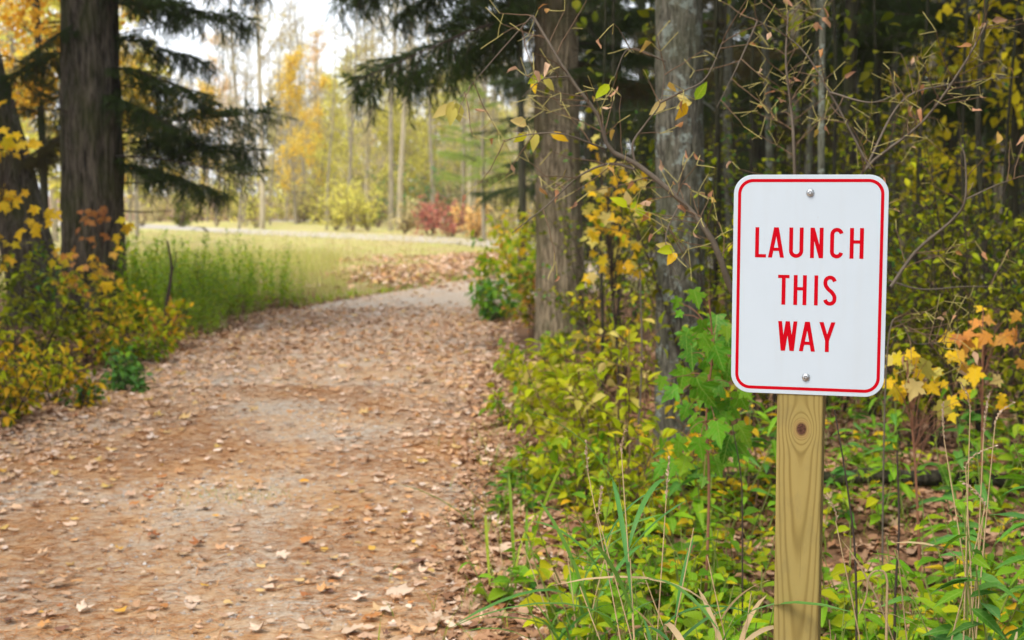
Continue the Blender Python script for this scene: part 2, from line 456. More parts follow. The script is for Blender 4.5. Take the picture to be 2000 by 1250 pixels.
def ground_mat():
    t = NT('forest_ground')
    pos = t.n('NewGeometry').outputs['Position']
    sx = t.n('SeparateXYZ'); t.l(pos, sx.inputs[0])
    a = t.noise(pos, 9, 6, 0.7); b = t.noise(pos, 55, 4, 0.7); c = t.noise(pos, 0.7, 3)
    litter = t.ramp(b, [(0.3, L_(.10, .055, .03)), (0.5, L_(.26, .14, .075)), (0.7, L_(.42, .27, .17))])
    litter = t.mix(t.math('MULTIPLY', a, 0.6), litter, L_(.13, .075, .04))
    field = t.ramp(b, [(0.3, L_(.30, .30, .08)), (0.5, L_(.46, .46, .14)), (0.7, L_(.60, .52, .25))])
    field = t.mix(t.ramp(c, [(0.45, (0, 0, 0, 1)), (0.62, (.8, .8, .8, 1))]), field, L_(.52, .38, .22))
    # open meadow lies beyond the bend of the path and left of the wood edge
    d = t.math('SUBTRACT', sx.outputs[1], t.math('ADD', 19.5, t.math('MULTIPLY', c, 3.0)))
    m1 = t.math('MULTIPLY', d, 0.6, clamp=True)
    e = t.math('SUBTRACT', 80.0, sx.outputs[1])
    m2 = t.math('MULTIPLY', e, 0.25, clamp=True)
    g = t.math('SUBTRACT', t.math('ADD', 1.5, t.math('MULTIPLY', sx.outputs[1], 0.09)), sx.outputs[0])
    m3 = t.math('MULTIPLY', g, 0.6, clamp=True)
    m = t.math('MULTIPLY', t.math('MULTIPLY', m1, m2), m3)
    col = t.mix(m, litter, field)
    return t.done(t.principled(col, 0.95, t.bump(t.math('ADD', a, b), 0.9, 0.03), 0.1))


def path_mat():
    t = NT('gravel_path_with_needles')
    pos = t.n('NewGeometry').outputs['Position']
    big = t.noise(t.mapping(pos, (1.0, 0.55, 1)), 1.5, 5, 0.62)
    mid = t.noise(t.mapping(pos, (2.2, 5.0, 1)), 3.0, 5, 0.65)
    fine = t.noise(pos, 130, 4, 0.75)
    vo = t.n('TexVoronoi'); vo.inputs['Scale'].default_value = 95; t.l(pos, vo.inputs['Vector'])
    peb = t.ramp(vo.outputs['Color'], [(0.1, L_(.32, .275, .225)), (0.5, L_(.52, .455, .375)), (0.9, L_(.68, .61, .52))])
    peb = t.mix(t.math('MULTIPLY', fine, 0.45), peb, L_(.40, .33, .26))
    ndl = t.noise(t.mapping(pos, (18, 120, 1), rot=(0, 0, 0.25)), 1.0, 4, 0.7, 0.6)
    needle = t.ramp(ndl, [(0.3, L_(.38, .21, .09)), (0.5, L_(.58, .35, .17)), (0.72, L_(.70, .48, .28))])
    k = t.math('ADD', t.math('MULTIPLY', big, 0.75), t.math('MULTIPLY', mid, 0.35))
    msk = t.ramp(k, [(0.43, (.05, .05, .05, 1)), (0.64, (1, 1, 1, 1))])
    sx = t.n('SeparateXYZ'); t.l(pos, sx.inputs[0])
    far = t.math('MULTIPLY', t.math('SUBTRACT', sx.outputs[1], 8.0), 0.09, clamp=True)
    msk = t.math('MULTIPLY', msk, t.math('SUBTRACT', 0.95, t.math('MULTIPLY', far, 0.65)))
    col = t.mix(msk, peb, needle)
    dk = t.ramp(t.noise(t.mapping(pos, (5, 9, 1)), 2.0, 5, 0.7), [(0.55, (0, 0, 0, 1)), (0.75, (.55, .55, .55, 1))])
    col = t.mix(dk, col, L_(.20, .12, .07))
    h = t.math('ADD', t.math('MULTIPLY', vo.outputs['Distance'], 0.8), t.math('ADD', fine, t.math('MULTIPLY', ndl, 0.5)))
    return t.done(t.principled(col, 0.95, t.bump(h, 0.8, 0.008), 0.1))


def road_mat():
    t = NT('pale_gravel_road')
    pos = t.n('NewGeometry').outputs['Position']
    a = t.noise(pos, 0.6, 4); b = t.noise(pos, 30, 4, .7)
    c = t.ramp(b, [(0.3, L_(.36, .325, .275)), (0.7, L_(.52, .48, .42))])
    c = t.mix(t.ramp(a, [(0.5, (0, 0, 0, 1)), (0.75, (.5, .5, .5, 1))]), c, L_(.40, .36, .24))
    return t.done(t.principled(c, 0.95, t.bump(b, 0.5, 0.02), 0.1))


M['ground'], M['path'], M['road'] = ground_mat(), path_mat(), road_mat()


# ------------------------------------------------------------------ terrain, path, roads
PATH_L = [(-3.15, -3), (-3.15, 4), (-3.10, 9), (-3.1, 13), (-3.0, 17), (-2.45, 19.6), (-1.6, 22.2), (-0.55, 25.5), (1.1, 30.0), (3.2, 36)]
PATH_R = [(-0.05, -3), (-0.05, 4), (-0.1, 9), (-0.2, 13), (-0.25, 16), (0.05, 18.2), (0.9, 20.6), (1.9, 23.6), (3.4, 28.4), (5.4, 34.5)]
_pl = np.array(PATH_L); _pr = np.array(PATH_R)


def path_lr(y):
    return np.interp(y, _pl[:, 1], _pl[:, 0]), np.interp(y, _pr[:, 1], _pr[:, 0])


def gz(x, y):
    x = np.asarray(x, float); y = np.asarray(y, float)
    l, r = path_lr(y)
    d = np.maximum(np.maximum(l - x, x - r), 0)
    k = np.clip(d / 1.5, 0, 1); k = k * k * (3 - 2 * k)
    lump = 0.05 * np.sin(x * 1.3 + 0.7 * np.sin(y * 0.6)) * np.sin(y * 0.9 + 1.3) + 0.03 * np.sin(x * 3.1 + y * 2.3) + 0.04
    fade = np.clip((34 - y) / 8, 0, 1)
    return lump * k * fade


def sheet(name, xs, ys, z0, mat, kind='structure'):
    X, Y = np.meshgrid(xs, ys, indexing='ij')
    Z = gz(X, Y) + z0
    V = np.stack([X, Y, Z], -1).reshape(-1, 3)
    nx, ny = len(xs), len(ys)
    i, j = np.meshgrid(np.arange(nx - 1), np.arange(ny - 1), indexing='ij')
    b = i * ny + j
    F = np.stack([b, b + ny, b + ny + 1, b + 1], -1).reshape(-1, 4)
    return tag(link(name, build_mesh(name, [(V, F)], [mat])), kind=kind)


_u = np.linspace(-1, 1, 241)
_xs = np.sinh(_u * 5.2) / math.sinh(5.2) * 500
_v = np.linspace(0, 1, 200)
_ys = -12 + np.sinh(_v * 4.6) / math.sinh(4.6) * 900
ground = sheet('ground', _xs, _ys, 0.0, M['ground'])
tag(ground, 'leaf covered forest floor running out into a pale meadow', 'ground')


def ribbon(name, Lp, Rp, z0, mat, n=120, m=10, jag=0.0, seed=1):
    r = np.random.default_rng(seed)
    l = smooth_path([(a, b, 0) for a, b in Lp], n); rr = smooth_path([(a, b, 0) for a, b in Rp], n)
    if jag:
        l[:, 0] -= r.normal(0, jag, n); rr[:, 0] += r.normal(0, jag, n)
    t = np.linspace(0, 1, m)
    V = l[:, None] * (1 - t)[None, :, None] + rr[:, None] * t[None, :, None]
    V[..., 2] = gz(V[..., 0], V[..., 1]) + z0
    i, j = np.meshgrid(np.arange(n - 1), np.arange(m - 1), indexing='ij')
    b = i * m + j
    F = np.stack([b, b + 1, b + m + 1, b + m], -1).reshape(-1, 4)
    return tag(link(name, build_mesh(name, [(V.reshape(-1, 3), F)], [mat])), kind='structure')


path = ribbon('path', PATH_L, PATH_R, 0.006, M['path'], jag=0.0)
tag(path, 'wide gravel trail strewn with leaves and pine needles bending right', 'path')
road = ribbon('gravel_road', [(-40, 80), (-16.7, 62), (-10.9, 54), (-6.05, 48), (-1.5, 41.7), (2.2, 32.6), (5.5, 26), (12, 21)], [(-42, 90), (-19.4, 71), (-12.5, 61.5), (-7.06, 55), (-1.7, 48), (2.9, 38.5), (8.0, 31), (16, 26)], 0.012, M['road'], jag=0.1, seed=2)
tag(road, 'pale gravel road crossing behind the meadow', 'road')
road2 = ribbon('gravel_lane', [(-14, 76), (-6, 77), (6, 74)], [(-14, 81), (-6, 82), (6, 79)], 0.012, M['road'], jag=0.2, seed=3, n=40)
tag(road2, 'second pale lane showing in gaps at the edge of the far wood', 'road')


# ------------------------------------------------------------------ sign on its post
def sign_wood():
    t = NT('treated_pine_post')
    tc = t.n('TexCoord'); ob = tc.outputs['Object']
    s = t.n('SeparateXYZ'); t.l(ob, s.inputs[0])
    x, y, z = s.outputs
    wob = t.noise(t.mapping(ob, (3, 3, 2.2)), 2.0, 3, 0.5)
    # distance from a slightly tilted heart axis behind the face -> cathedral arches
    ax = t.math('ADD', t.math('SUBTRACT', x, 0.003), t.math('MULTIPLY', t.math('SUBTRACT', wob, 0.5), 0.012))
    ay = t.math('ADD', t.math('SUBTRACT', 0.012, y), t.math('MULTIPLY', t.math('SINE', t.math('MULTIPLY', t.math('ADD', z, -0.10), 4.6)), 0.0065))
    rad = t.math('SQRT', t.math('ADD', t.math('MULTIPLY', ax, ax), t.math('MULTIPLY', ay, ay)))
    # knot pushes the grain aside
    KX, KZ = 0.004, 1.019
    dx = t.math('SUBTRACT', x, KX); dz = t.math('SUBTRACT', z, KZ)
    kd = t.math('SQRT', t.math('ADD', t.math('MULTIPLY', dx, dx), t.math('MULTIPLY', t.math('MULTIPLY', dz, dz), 0.62)))
    infl = t.math('POWER', 2.718, t.math('MULTIPLY', t.math('MULTIPLY', kd, kd), -2200.0))
    rad = t.math('SUBTRACT', rad, t.math('MULTIPLY', infl, 0.020))
    rings = t.math('SINE', t.math('MULTIPLY', rad, 1250.0))
    kr = t.math('SINE', t.math('MULTIPLY', kd, 1900.0))
    km = t.ramp(kd, [(0.014, (1, 1, 1, 1)), (0.022, (0, 0, 0, 1))])
    v = t.mix(km, rings, kr)
    v01 = t.math('ADD', t.math('MULTIPLY', v, 0.5), 0.5)
    fib = t.noise(t.mapping(ob, (260, 260, 7)), 1.0, 3, 0.6)
    col = t.ramp(v01, [(0.0, L_(.33, .255, .085)), (0.55, L_(.315, .24, .078)), (0.85, L_(.255, .188, .056)), (1.0, L_(.20, .14, .04))])
    col = t.mix(t.math('MULTIPLY', fib, 0.35), col, L_(.34, .252, .085))
    big = t.noise(t.mapping(ob, (10, 10, 3)), 1.0, 3)
    col = t.mix(t.ramp(big, [(0.4, (0, 0, 0, 1)), (0.75, (.5, .5, .5, 1))]), col, L_(.225, .19, .062))
    crk = t.noise(t.mapping(ob, (190, 190, 2.2), loc=(3, 1, 0)), 1.0, 2, 0.5)
    col = t.mix(t.ramp(crk, [(0.70, (0, 0, 0, 1)), (0.76, (.75, .75, .75, 1))]), col, L_(.10, .065, .025))
    stn = t.noise(t.mapping(ob, (26, 26, 9)), 1.0, 5, 0.7)
    col = t.mix(t.ramp(stn, [(0.52, (0, 0, 0, 1)), (0.72, (.35, .35, .35, 1))]), col, L_(.16, .13, .06))
    heart = t.ramp(kd, [(0.0084, (1, 1, 1, 1)), (0.0108, (0, 0, 0, 1))])
    halo = t.ramp(kd, [(0.010, (.75, .75, .75, 1)), (0.018, (0, 0, 0, 1))])
    col = t.mix(halo, col, L_(.30, .18, .07))
    hn = t.noise(ob, 220, 4, 0.7)
    col = t.mix(heart, col, t.ramp(hn, [(0.4, L_(.045, .018, .010)), (0.75, L_(.15, .07, .045))]))
    h = t.math('ADD', t.math('MULTIPLY', v01, -0.5), t.math('MULTIPLY', fib, 0.8))
    return t.done(t.principled(col, 0.78, t.bump(h, 0.25, 0.0015), 0.2))


def sign_white():
    t = NT('white_sign_sheeting')
    ob = t.n('TexCoord').outputs['Object']
    n = t.noise(ob, 14, 5, 0.6); s = t.noise(t.mapping(ob, (60, 60, 9)), 1.0, 4, 0.7)
    c = t.mix(t.ramp(n, [(0.35, (0, 0, 0, 1)), (0.75, (.6, .6, .6, 1))]), L_(.49, .565, .64), L_(.47, .545, .615))
    c = t.mix(t.ramp(s, [(0.66, (0, 0, 0, 1)), (0.8, (.22, .22, .22, 1))]), c, L_(.55, .54, .50))
    sp = t.noise(ob, 95, 3, 0.6)
    c = t.mix(t.ramp(sp, [(0.70, (0, 0, 0, 1)), (0.76, (.30, .30, .30, 1))]), c, L_(.34, .34, .32))
    st = t.noise(t.mapping(ob, (34, 34, 2.2), loc=(5, 0, 2)), 1.0, 3, 0.6)
    c = t.mix(t.ramp(st, [(0.5, (0, 0, 0, 1)), (0.8, (.28, .28, .28, 1))]), c, L_(.44, .47, .49))
    return t.done(t.principled(c, t.math('ADD', t.math('MULTIPLY', n, 0.2), 0.36), t.bump(n, 0.03, 0.002), 0.4))


M['post'] = sign_wood(); M['white'] = sign_white()
M['red'] = plain_mat('red_sign_ink', L_(.47, .0006, .008), 0.55, 0.06, 30, 0.05, 0.0, 0.02)
M['zinc'] = plain_mat('zinc_screw', L_(.55, .57, .58), 0.32, 0.25, 300, 0.5, 1.0, 0.2)
M['zinc_dark'] = plain_mat('screw_recess', L_(.12, .12, .12), 0.5, 0.2, 200, 0.3, 0.8, 0.1)

SW, SH, SR = 0.2975, 0.434, 0.0375
SD = 2.80
sc_p = P(1579.0, 557.5, SD)
YAW = math.radians(-15.5)
sx0, sy0 = sc_p[0], sc_p[1]
signpost = thing('signpost', (sx0, sy0, gz(sx0, sy0)), 'white sign lettered LAUNCH THIS WAY in red on a square wooden post', 'sign')
signpost.rotation_euler = (0, 0, YAW)
SZ = sc_p[2]          # sign centre height


def rrect(w, h, r, n=10):
    pts = []
    for cx, cz, a0 in ((w / 2 - r, h / 2 - r, 0), (-w / 2 + r, h / 2 - r, 90), (-w / 2 + r, -h / 2 + r, 180), (w / 2 - r, -h / 2 + r, 270)):
        for i in range(n + 1):
            a = math.radians(a0 + 90 * i / n); pts.append((cx + r * math.cos(a), cz + r * math.sin(a)))
    return pts


def loft(rings, cap0=True, cap1=True):
    """rings: list of (n,3) loops"""
    n = len(rings[0]); V = [tuple(p) for rg in rings for p in rg]; F = []
    for k in range(len(rings) - 1):
        for i in range(n):
            F.append((k * n + i, k * n + (i + 1) % n, (k + 1) * n + (i + 1) % n, (k + 1) * n + i))
    if cap0: F.append(tuple(reversed(range(n))))
    if cap1: F.append(tuple(range((len(rings) - 1) * n, len(rings) * n)))
    return V, F


def pymesh(name, V, F, mat, smooth=False):
    me = bpy.data.meshes.new(name); me.from_pydata([tuple(map(float, v)) for v in V], [], F)
    me.materials.append(mat); me.polygons.foreach_set('use_smooth', [smooth] * len(F)); me.update()
    return me


PW = 0.0895
ztop = SZ + SH / 2 - 0.02 - signpost.location.z


def post_ring(z, e=0.0):
    r = 0.0045; w = PW / 2 - e; pts = []
    for cx, cy, a0 in ((w - r, w - r, 0), (-w + r, w - r, 90), (-w + r, -w + r, 180), (w - r, -w + r, 270)):
        for i in range(4):
            a = math.radians(a0 + 30 * i); pts.append((cx + r * math.cos(a), cy + r * math.sin(a), z))
    return pts


_rr = np.random.default_rng(5)
V, F = loft([post_ring(z, float(_rr.normal(0, 0.0002))) for z in np.linspace(-0.45, ztop - 0.004, 16)] + [post_ring(ztop, 0.004)])
PX0 = -0.0125
post = link('post', pymesh('post', V, F, M['post']), signpost, (PX0, PW / 2 + 0.0022, 0))
tag(post, 'square tan timber post with a dark knot')
szl = SZ - signpost.location.z
V, F = loft([[(x, 0.0020, z) for x, z in rrect(SW - .001, SH - .001, SR)], [(x, 0.0014, z) for x, z in rrect(SW, SH, SR)], [(x, 0.0004, z) for x, z in rrect(SW, SH, SR)], [(x, -0.0002, z) for x, z in rrect(SW - .0012, SH - .0012, SR)]])
F = [tuple(reversed(f)) for f in F]
panel = link('sign_panel', pymesh('sign_panel', V, F, M['white']), signpost, (0, 0, szl))
# keep the very slight hand-fixed lean of the plate
panel.rotation_euler = (math.radians(0.0), math.radians(0.12), 0)
# red border line
a_ = rrect(SW - 0.0165, SH - 0.0165, SR - 0.008, 12); b_ = rrect(SW - 0.029, SH - 0.029, SR - 0.014, 12)
n_ = len(a_)
V = [(x, -0.00045, z) for x, z in a_] + [(x, -0.00045, z) for x, z in b_]
F = [(i, (i + 1) % n_, n_ + (i + 1) % n_, n_ + i) for i in range(n_)]
tag(link('border', pymesh('border', V, F, M['red']), panel), 'thin red border line with rounded corners')

# --- letters, drawn as strokes (gauge in metres on the plate)
SWD = 0.0076


def quad(x0, x1, x2, x3, z0, z1): return [(x0, z0), (x1, z0), (x2, z1), (x3, z1)]


def band(path, w):
    p = np.array(path, float); t = np.gradient(p, axis=0); t /= np.linalg.norm(t, axis=1, keepdims=True)
    nn = np.column_stack([-t[:, 1], t[:, 0]]) * w / 2
    l, r = p + nn, p - nn
    return [[tuple(l[i]), tuple(r[i]), tuple(r[i + 1]), tuple(l[i + 1])] for i in range(len(p) - 1)]


def arc(cx, cz, rx, rz, a0, a1, n=12):
    return [(cx + rx * math.cos(math.radians(a0 + (a1 - a0) * i / n)), cz + rz * math.sin(math.radians(a0 + (a1 - a0) * i / n))) for i in range(n + 1)]


def glyph(ch, x0, x1, z0, z1):
    """list of groups of polygons; each group sits a hair above the one before"""
    s = SWD; h = z1 - z0; w = x1 - x0; hs = s * 0.86
    rect = lambda a, b, c, d: [(a, c), (b, c), (b, d), (a, d)]
    xm = (x0 + x1) / 2
    if ch == 'L': return [[rect(x0, x0 + s, z0, z1), rect(x0 + s, x1, z0, z0 + hs)]]
    if ch == 'I': return [[rect(x0, x1, z0, z1)]]
    if ch == 'T': return [[rect(x0, x1, z1 - hs, z1), rect(xm - s / 2, xm + s / 2, z0, z1 - hs)]]
    if ch == 'H': return [[rect(x0, x0 + s, z0, z1), rect(x1 - s, x1, z0, z1), rect(x0 + s, x1 - s, z0 + .49 * h, z0 + .49 * h + hs)]]
    if ch == 'A':
        q = s * 1.04; tp = s * 0.62
        zb = z0 + .22 * h
        f = (zb - z0) / h; f2 = (zb + hs - z0) / h
        li = lambda k: x0 + q + (xm - x0 - q + 0.2 * s) * k
        return [[quad(x0, x0 + q, xm + 0.42 * q, xm - tp, z0, z1)], [quad(x1 - q, x1, xm + tp, xm - 0.42 * q, z0, z1)], [[(x0 + q * .7 + (xm - x0) * f * .8, zb), (x1 - q * .7 - (xm - x0) * f * .8, zb), (x1 - q * .7 - (xm - x0) * f2 * .8, zb + hs), (x0 + q * .7 + (xm - x0) * f2 * .8, zb + hs)]]]
    if ch == 'N':
        return [[rect(x0, x0 + s, z0, z1), rect(x1 - s, x1, z0, z1)], [quad(x1 - s * 1.08, x1 - .02 * s, x0 + s * 1.08, x0 + .02 * s, z0, z1)]]
    if ch == 'Y':
        zj = z0 + .42 * h
        return [[rect(xm - s / 2, xm + s / 2, z0, zj)], [quad(xm - s * .5, xm + s * .5, x0 + s * 1.08, x0, zj - .04 * h, z1)], [quad(xm - s * .5, xm + s * .5, x1, x1 - s * 1.08, zj - .04 * h, z1)]]
    if ch == 'W':
        q = s * 1.0; b1 = x0 + .27 * w; b2 = x1 - .27 * w; e = s * .56
        return [[quad(b1 - e, b1 + e, x0 + q, x0, z0, z1)], [quad(b1 - e, b1 + e, xm + e * .95, xm - e * .95, z0, z1)], [quad(b2 - e, b2 + e, xm + e * .95, xm - e * .95, z0, z1)], [quad(b2 - e, b2 + e, x1, x1 - q, z0, z1)]]
    if ch == 'U':
        rx = (w - s) / 2; rz = rx * 1.0
        p = [(x0 + s / 2, z1), (x0 + s / 2, z0 + rz + s / 2 + .3 * h)] + arc(xm, z0 + rz + s / 2, rx, rz, 180, 360) + [(x1 - s / 2, z0 + rz + s / 2 + .3 * h), (x1 - s / 2, z1)]
        return [band(p, s)]
    if ch == 'C':
        rx = (w - s) / 2; rz = rx * 1.05
        p = arc(xm, z1 - rz - s / 2, rx, rz, 12, 180) + [(x0 + s / 2, z0 + h / 2)] + arc(xm, z0 + rz + s / 2, rx, rz, 180, 348)
        return [band(p, s)]
    if ch == 'S':
        rx = (w - s) / 2; rz = rx * 1.0
        top = arc(xm, z1 - rz - s / 2, rx, rz, 8, 185, 10)
        bot = arc(xm, z0 + rz + s / 2, rx, rz, 5, -172, 10)
        k = [(x0 + s * .55 + .02 * w, z1 - rz * 1.75 - s / 2), (x0 + w * .36, z0 + h * .555), (xm, z0 + h * .5), (x1 - w * .36, z0 + h * .445), (x1 - s * .55 - .02 * w, z0 + rz * 1.75 + s / 2)]
        pp = smooth_path([(a, b, 0) for a, b in top[::2] + k + bot[::2]], 46)[:, :2]
        return [band(pp, s)]


ROWS = [(.238, .3757, 'LAUNCH', [(-.354, -.281), (-.268, -.163), (-.131, -.038), (.006, .091), (.134, .22), (.26, .349)]),
        (.4535, .590, 'THIS', [(-.199, -.124), (-.0965, -.011), (.038, .0625), (.0965, .183)]),
        (.665, .801, 'WAY', [(-.193, -.067), (-.054, .051), (.076, .18)])]
for v0, v1, word, us in ROWS:
    for ch, (u0, u1) in zip(word, us):
        V, F = [], []
        for gi, grp in enumerate(glyph(ch, u0 * SW, u1 * SW, (0.5 - v1) * SH, (0.5 - v0) * SH)):
            for poly in grp:
                k0 = len(V); V += [(x, -0.0005 - gi * 0.00006, z) for x, z in poly]; F.append(tuple(range(k0, k0 + len(poly))))
        link('letter', pymesh('letter', V, F, M['red']), panel)


def screw(u, v):
    prof = [(0.0, .0042), (.0035, .0041), (.0058, .0036), (.0074, .0022), (.0079, .0004), (.0079, 0.0)]
    n = 20; V = []; F = []
    rings = []
    for r, d in prof[1:]:
        rings.append([(r * math.cos(2 * math.pi * i / n), -d, r * math.sin(2 * math.pi * i / n)) for i in range(n)])
    V, F = loft(rings, True, False)
    s = link('screw', pymesh('screw', V, F, M['zinc'], True), panel, (u * SW, -0.0002, (0.5 - v) * SH))
    # pressed recess: raised rim round a dark hexalobe socket
    m = 24; out = [(0.0036 * math.cos(2 * math.pi * i / m), -.00425, .0036 * math.sin(2 * math.pi * i / m)) for i in range(m)]
    inn = [((.0022 + .0005 * math.cos(6 * 2 * math.pi * i / m)) * math.cos(2 * math.pi * i / m), -.0043, (.0022 + .0005 * math.cos(6 * 2 * math.pi * i / m)) * math.sin(2 * math.pi * i / m)) for i in range(m)]
    deep = [(x * .9, -.0030, z * .9) for x, _, z in inn]
    V, F = loft([out, inn, deep], False, True)
    link('recess', pymesh('recess', V, F, M['zinc_dark']), s)
    return s


screw(0.0, .082); screw(-.004, .920)
#@@SETTING_END


# ------------------------------------------------------------------ spruce boughs (a few shapes, copied)
RNG = np.random.default_rng(11)


def t_sprig(seed=0, n=20):
    r = np.random.default_rng(seed); V, F = [], []
    for i in range(n):
        t = (i + 0.5) / n; a = i * 2.4 + r.uniform(-.3, .3)
        rad = np.array([math.cos(a), 0, math.sin(a)]); d = norm(rad * 0.8 + np.array([0, 0.75, 0]))
        b = np.array([0, t, 0]); ln = 0.22 * (1.1 - 0.4 * t)
        s = norm(np.cross(d, rad)) * 0.032
        k = len(V); V += [b - s, b + s, b + d * ln]; F.append([k, k + 1, k + 2])
    return np.array(V), np.array(F)


SPRIG = t_sprig(1)


def make_bough(seed, L=2.0, dens=1.0, hang=0.5, mat='needles'):
    r = np.random.default_rng(seed)
    n = 12; t = np.linspace(0, 1, n)
    main = np.column_stack([t * L, r.normal(0, .01, n).cumsum(), 0.10 * L * np.sin(t * math.pi * 0.9) - 0.13 * L * t ** 1.5 + 0.13 * L * t ** 4])
    parts = [(*tubes(main, 0.016 * (1 - t * .85) * L / 2), 0)]
    sec, O, Y = [], [], []
    nsec = int(34 * dens)
    for i in range(nsec):
        tt = 0.16 + 0.82 * i / nsec + r.uniform(-.01, .01)
        p, d = along(main, tt); sg = 1 if i % 2 else -1
        ln = L * (0.30 * (1 - tt) ** 0.7 + 0.08) * r.uniform(.55, 1.15)
        dd = norm(d * 0.75 + np.array([0, sg * 0.8, r.uniform(-.25, .1)]))
        q = grow(r, p, dd, ln, 6, 0.07, 0.05)
        sec.append(q)
        m = max(3, int(ln / 0.045))
        for j in range(m):
            pt, pd = along(q, (j + .7) / m)
            for s2 in (-1, 1):
                side = norm(np.cross(pd, [0, 0, 1])) * s2
                O.append(pt); Y.append(norm(pd * 0.8 + side * r.uniform(.3, .8) + np.array([0, 0, r.uniform(-.5, .1)])))
        O.append(q[-1]); Y.append(norm(q[-1] - q[-2]))
        for j in range(r.poisson(hang * 2)):                        # pendent twigs
            pt, pd = along(q, r.uniform(.2, 1))
            h = grow(r, pt, norm(pd * .35 + np.array([0, 0, -1])), r.uniform(.10, .32) * L / 2, 6, 0.08, 0.1)
            sec.append(h)
            for jj in range(5):
                a, b = along(h, (jj + .6) / 5)
                O.append(a); Y.append(norm(b + r.normal(0, .35, 3)))
    sec = np.array(sec)
    parts.append((*tubes(sec, np.repeat(np.linspace(.0055, .002, 6)[None], len(sec), 0), 3), 0))
    O = np.array(O); Y = np.array(Y)
    parts.append((*inst(SPRIG, O, Y, r.normal(0, 1, (len(O), 3)), r.uniform(.11, .18, len(O))), 1))
    return build_mesh('bough', parts, [M['stem_dark'], M[mat]])


BOUGH = [make_bough(100 + i, 2.0, 1.0, h, m) for i, (h, m) in enumerate([(.5, 'needles'), (.9, 'needles'), (1.2, 'needles_brown'), (.3, 'needles'), (1.6, 'needles')])]
BOUGH_THIN = [make_bough(200 + i, 2.0, .45, .3, m) for i, m in enumerate(['needles', 'needles_brown'])]
PINE = [make_bough(300 + i, 2.0, .5, .2, 'pine_green') for i in range(2)]


def place_bough(root, p0, p1, me, roll=0.0):
    """p0,p1 world; root has no rotation"""
    p0 = np.array(p0, float); p1 = np.array(p1, float)
    d = p1 - p0; L = np.linalg.norm(d); x = Vector(d / L)
    z = Vector((0, 0, 1)); y = z.cross(x)
    if y.length < .05: y = Vector((0, 1, 0))
    y.normalize(); z = x.cross(y)
    m = Matrix((x, y, z)).transposed().to_4x4() @ Matrix.Rotation(roll, 4, 'X')
    s = L / 2.0
    m = m @ Matrix.Diagonal((s, s, s, 1))
    m.translation = Vector(p0 - np.array(root.location))
    o = link('bough', me, root); o.matrix_local = m
    return o


def trunk_mesh(H, r0, lean, seed, mat, sides=32, rings=70, flare=0.5, ridge=0.05, taper=0.75, wander=0.04, bend=None):
    """trunk in local coords from z=-0.15; lean = (dx,dy) per metre"""
    r = np.random.default_rng(seed)
    z = -0.15 + (H + .15) * (np.linspace(0, 1, rings) ** 1.35)
    a = np.arange(sides) / sides * 2 * math.pi
    ph = r.uniform(0, 6.28, 8); ks = r.integers(7, 17, 5) if sides < 60 else r.integers(9, 30, 5)
    Z, A = np.meshgrid(z, a, indexing='ij')
    rad = r0 * (1 - taper * np.clip(Z / H, 0, 1) ** 1.0) * (1 + flare * np.exp(-np.maximum(Z, 0) / (r0 * 1.1)) * (1 + .35 * np.sin(A * 3 + ph[0]) + .2 * np.sin(A * 5 + ph[1])))
    rg = sum(np.sin(A * k + ph[i] + 0.9 * np.sin(Z * (1.1 + .5 * i) + ph[i + 1]) + Z * r.uniform(-.6, .6)) for i, k in enumerate(ks)) / 5
    rad = rad * (1 + ridge * rg + .02 * r.normal(0, 1, rad.shape) * (ridge > .01))
    cx = lean[0] * z + wander * np.sin(z * .55 + ph[3]) * np.clip(z / 3, 0, 1)
    cy = lean[1] * z + wander * np.sin(z * .45 + ph[4]) * np.clip(z / 3, 0, 1)
    if bend is not None:
        cx = cx + bend[0] * np.sin(z * bend[2] + bend[3]) * np.clip(z, 0, 1); cy = cy + bend[1] * np.sin(z * bend[2] * .8 + bend[3])
    V = np.stack([cx[:, None] + rad * np.cos(A), cy[:, None] + rad * np.sin(A), Z], -1).reshape(-1, 3)
    i, j = np.meshgrid(np.arange(rings - 1), np.arange(sides), indexing='ij')
    j2 = (j + 1) % sides
    F = np.stack([i * sides + j, i * sides + j2, (i + 1) * sides + j2, (i + 1) * sides + j], -1).reshape(-1, 4)
    return build_mesh('trunk', [(V, F)], [M[mat]]), (lambda h: (float(np.interp(h, z, cx)), float(np.interp(h, z, cy)), h))


def base_at(px, D):
    """foot of a thing whose lower stem is seen at column px at depth D (ground is level)"""
    y = D / math.cos(PITCH); y = (D - CAMH * math.sin(PITCH)) / math.cos(PITCH)
    x = (px - 1000) / FPX * D
    return np.array([x, y, float(gz(x, y))])


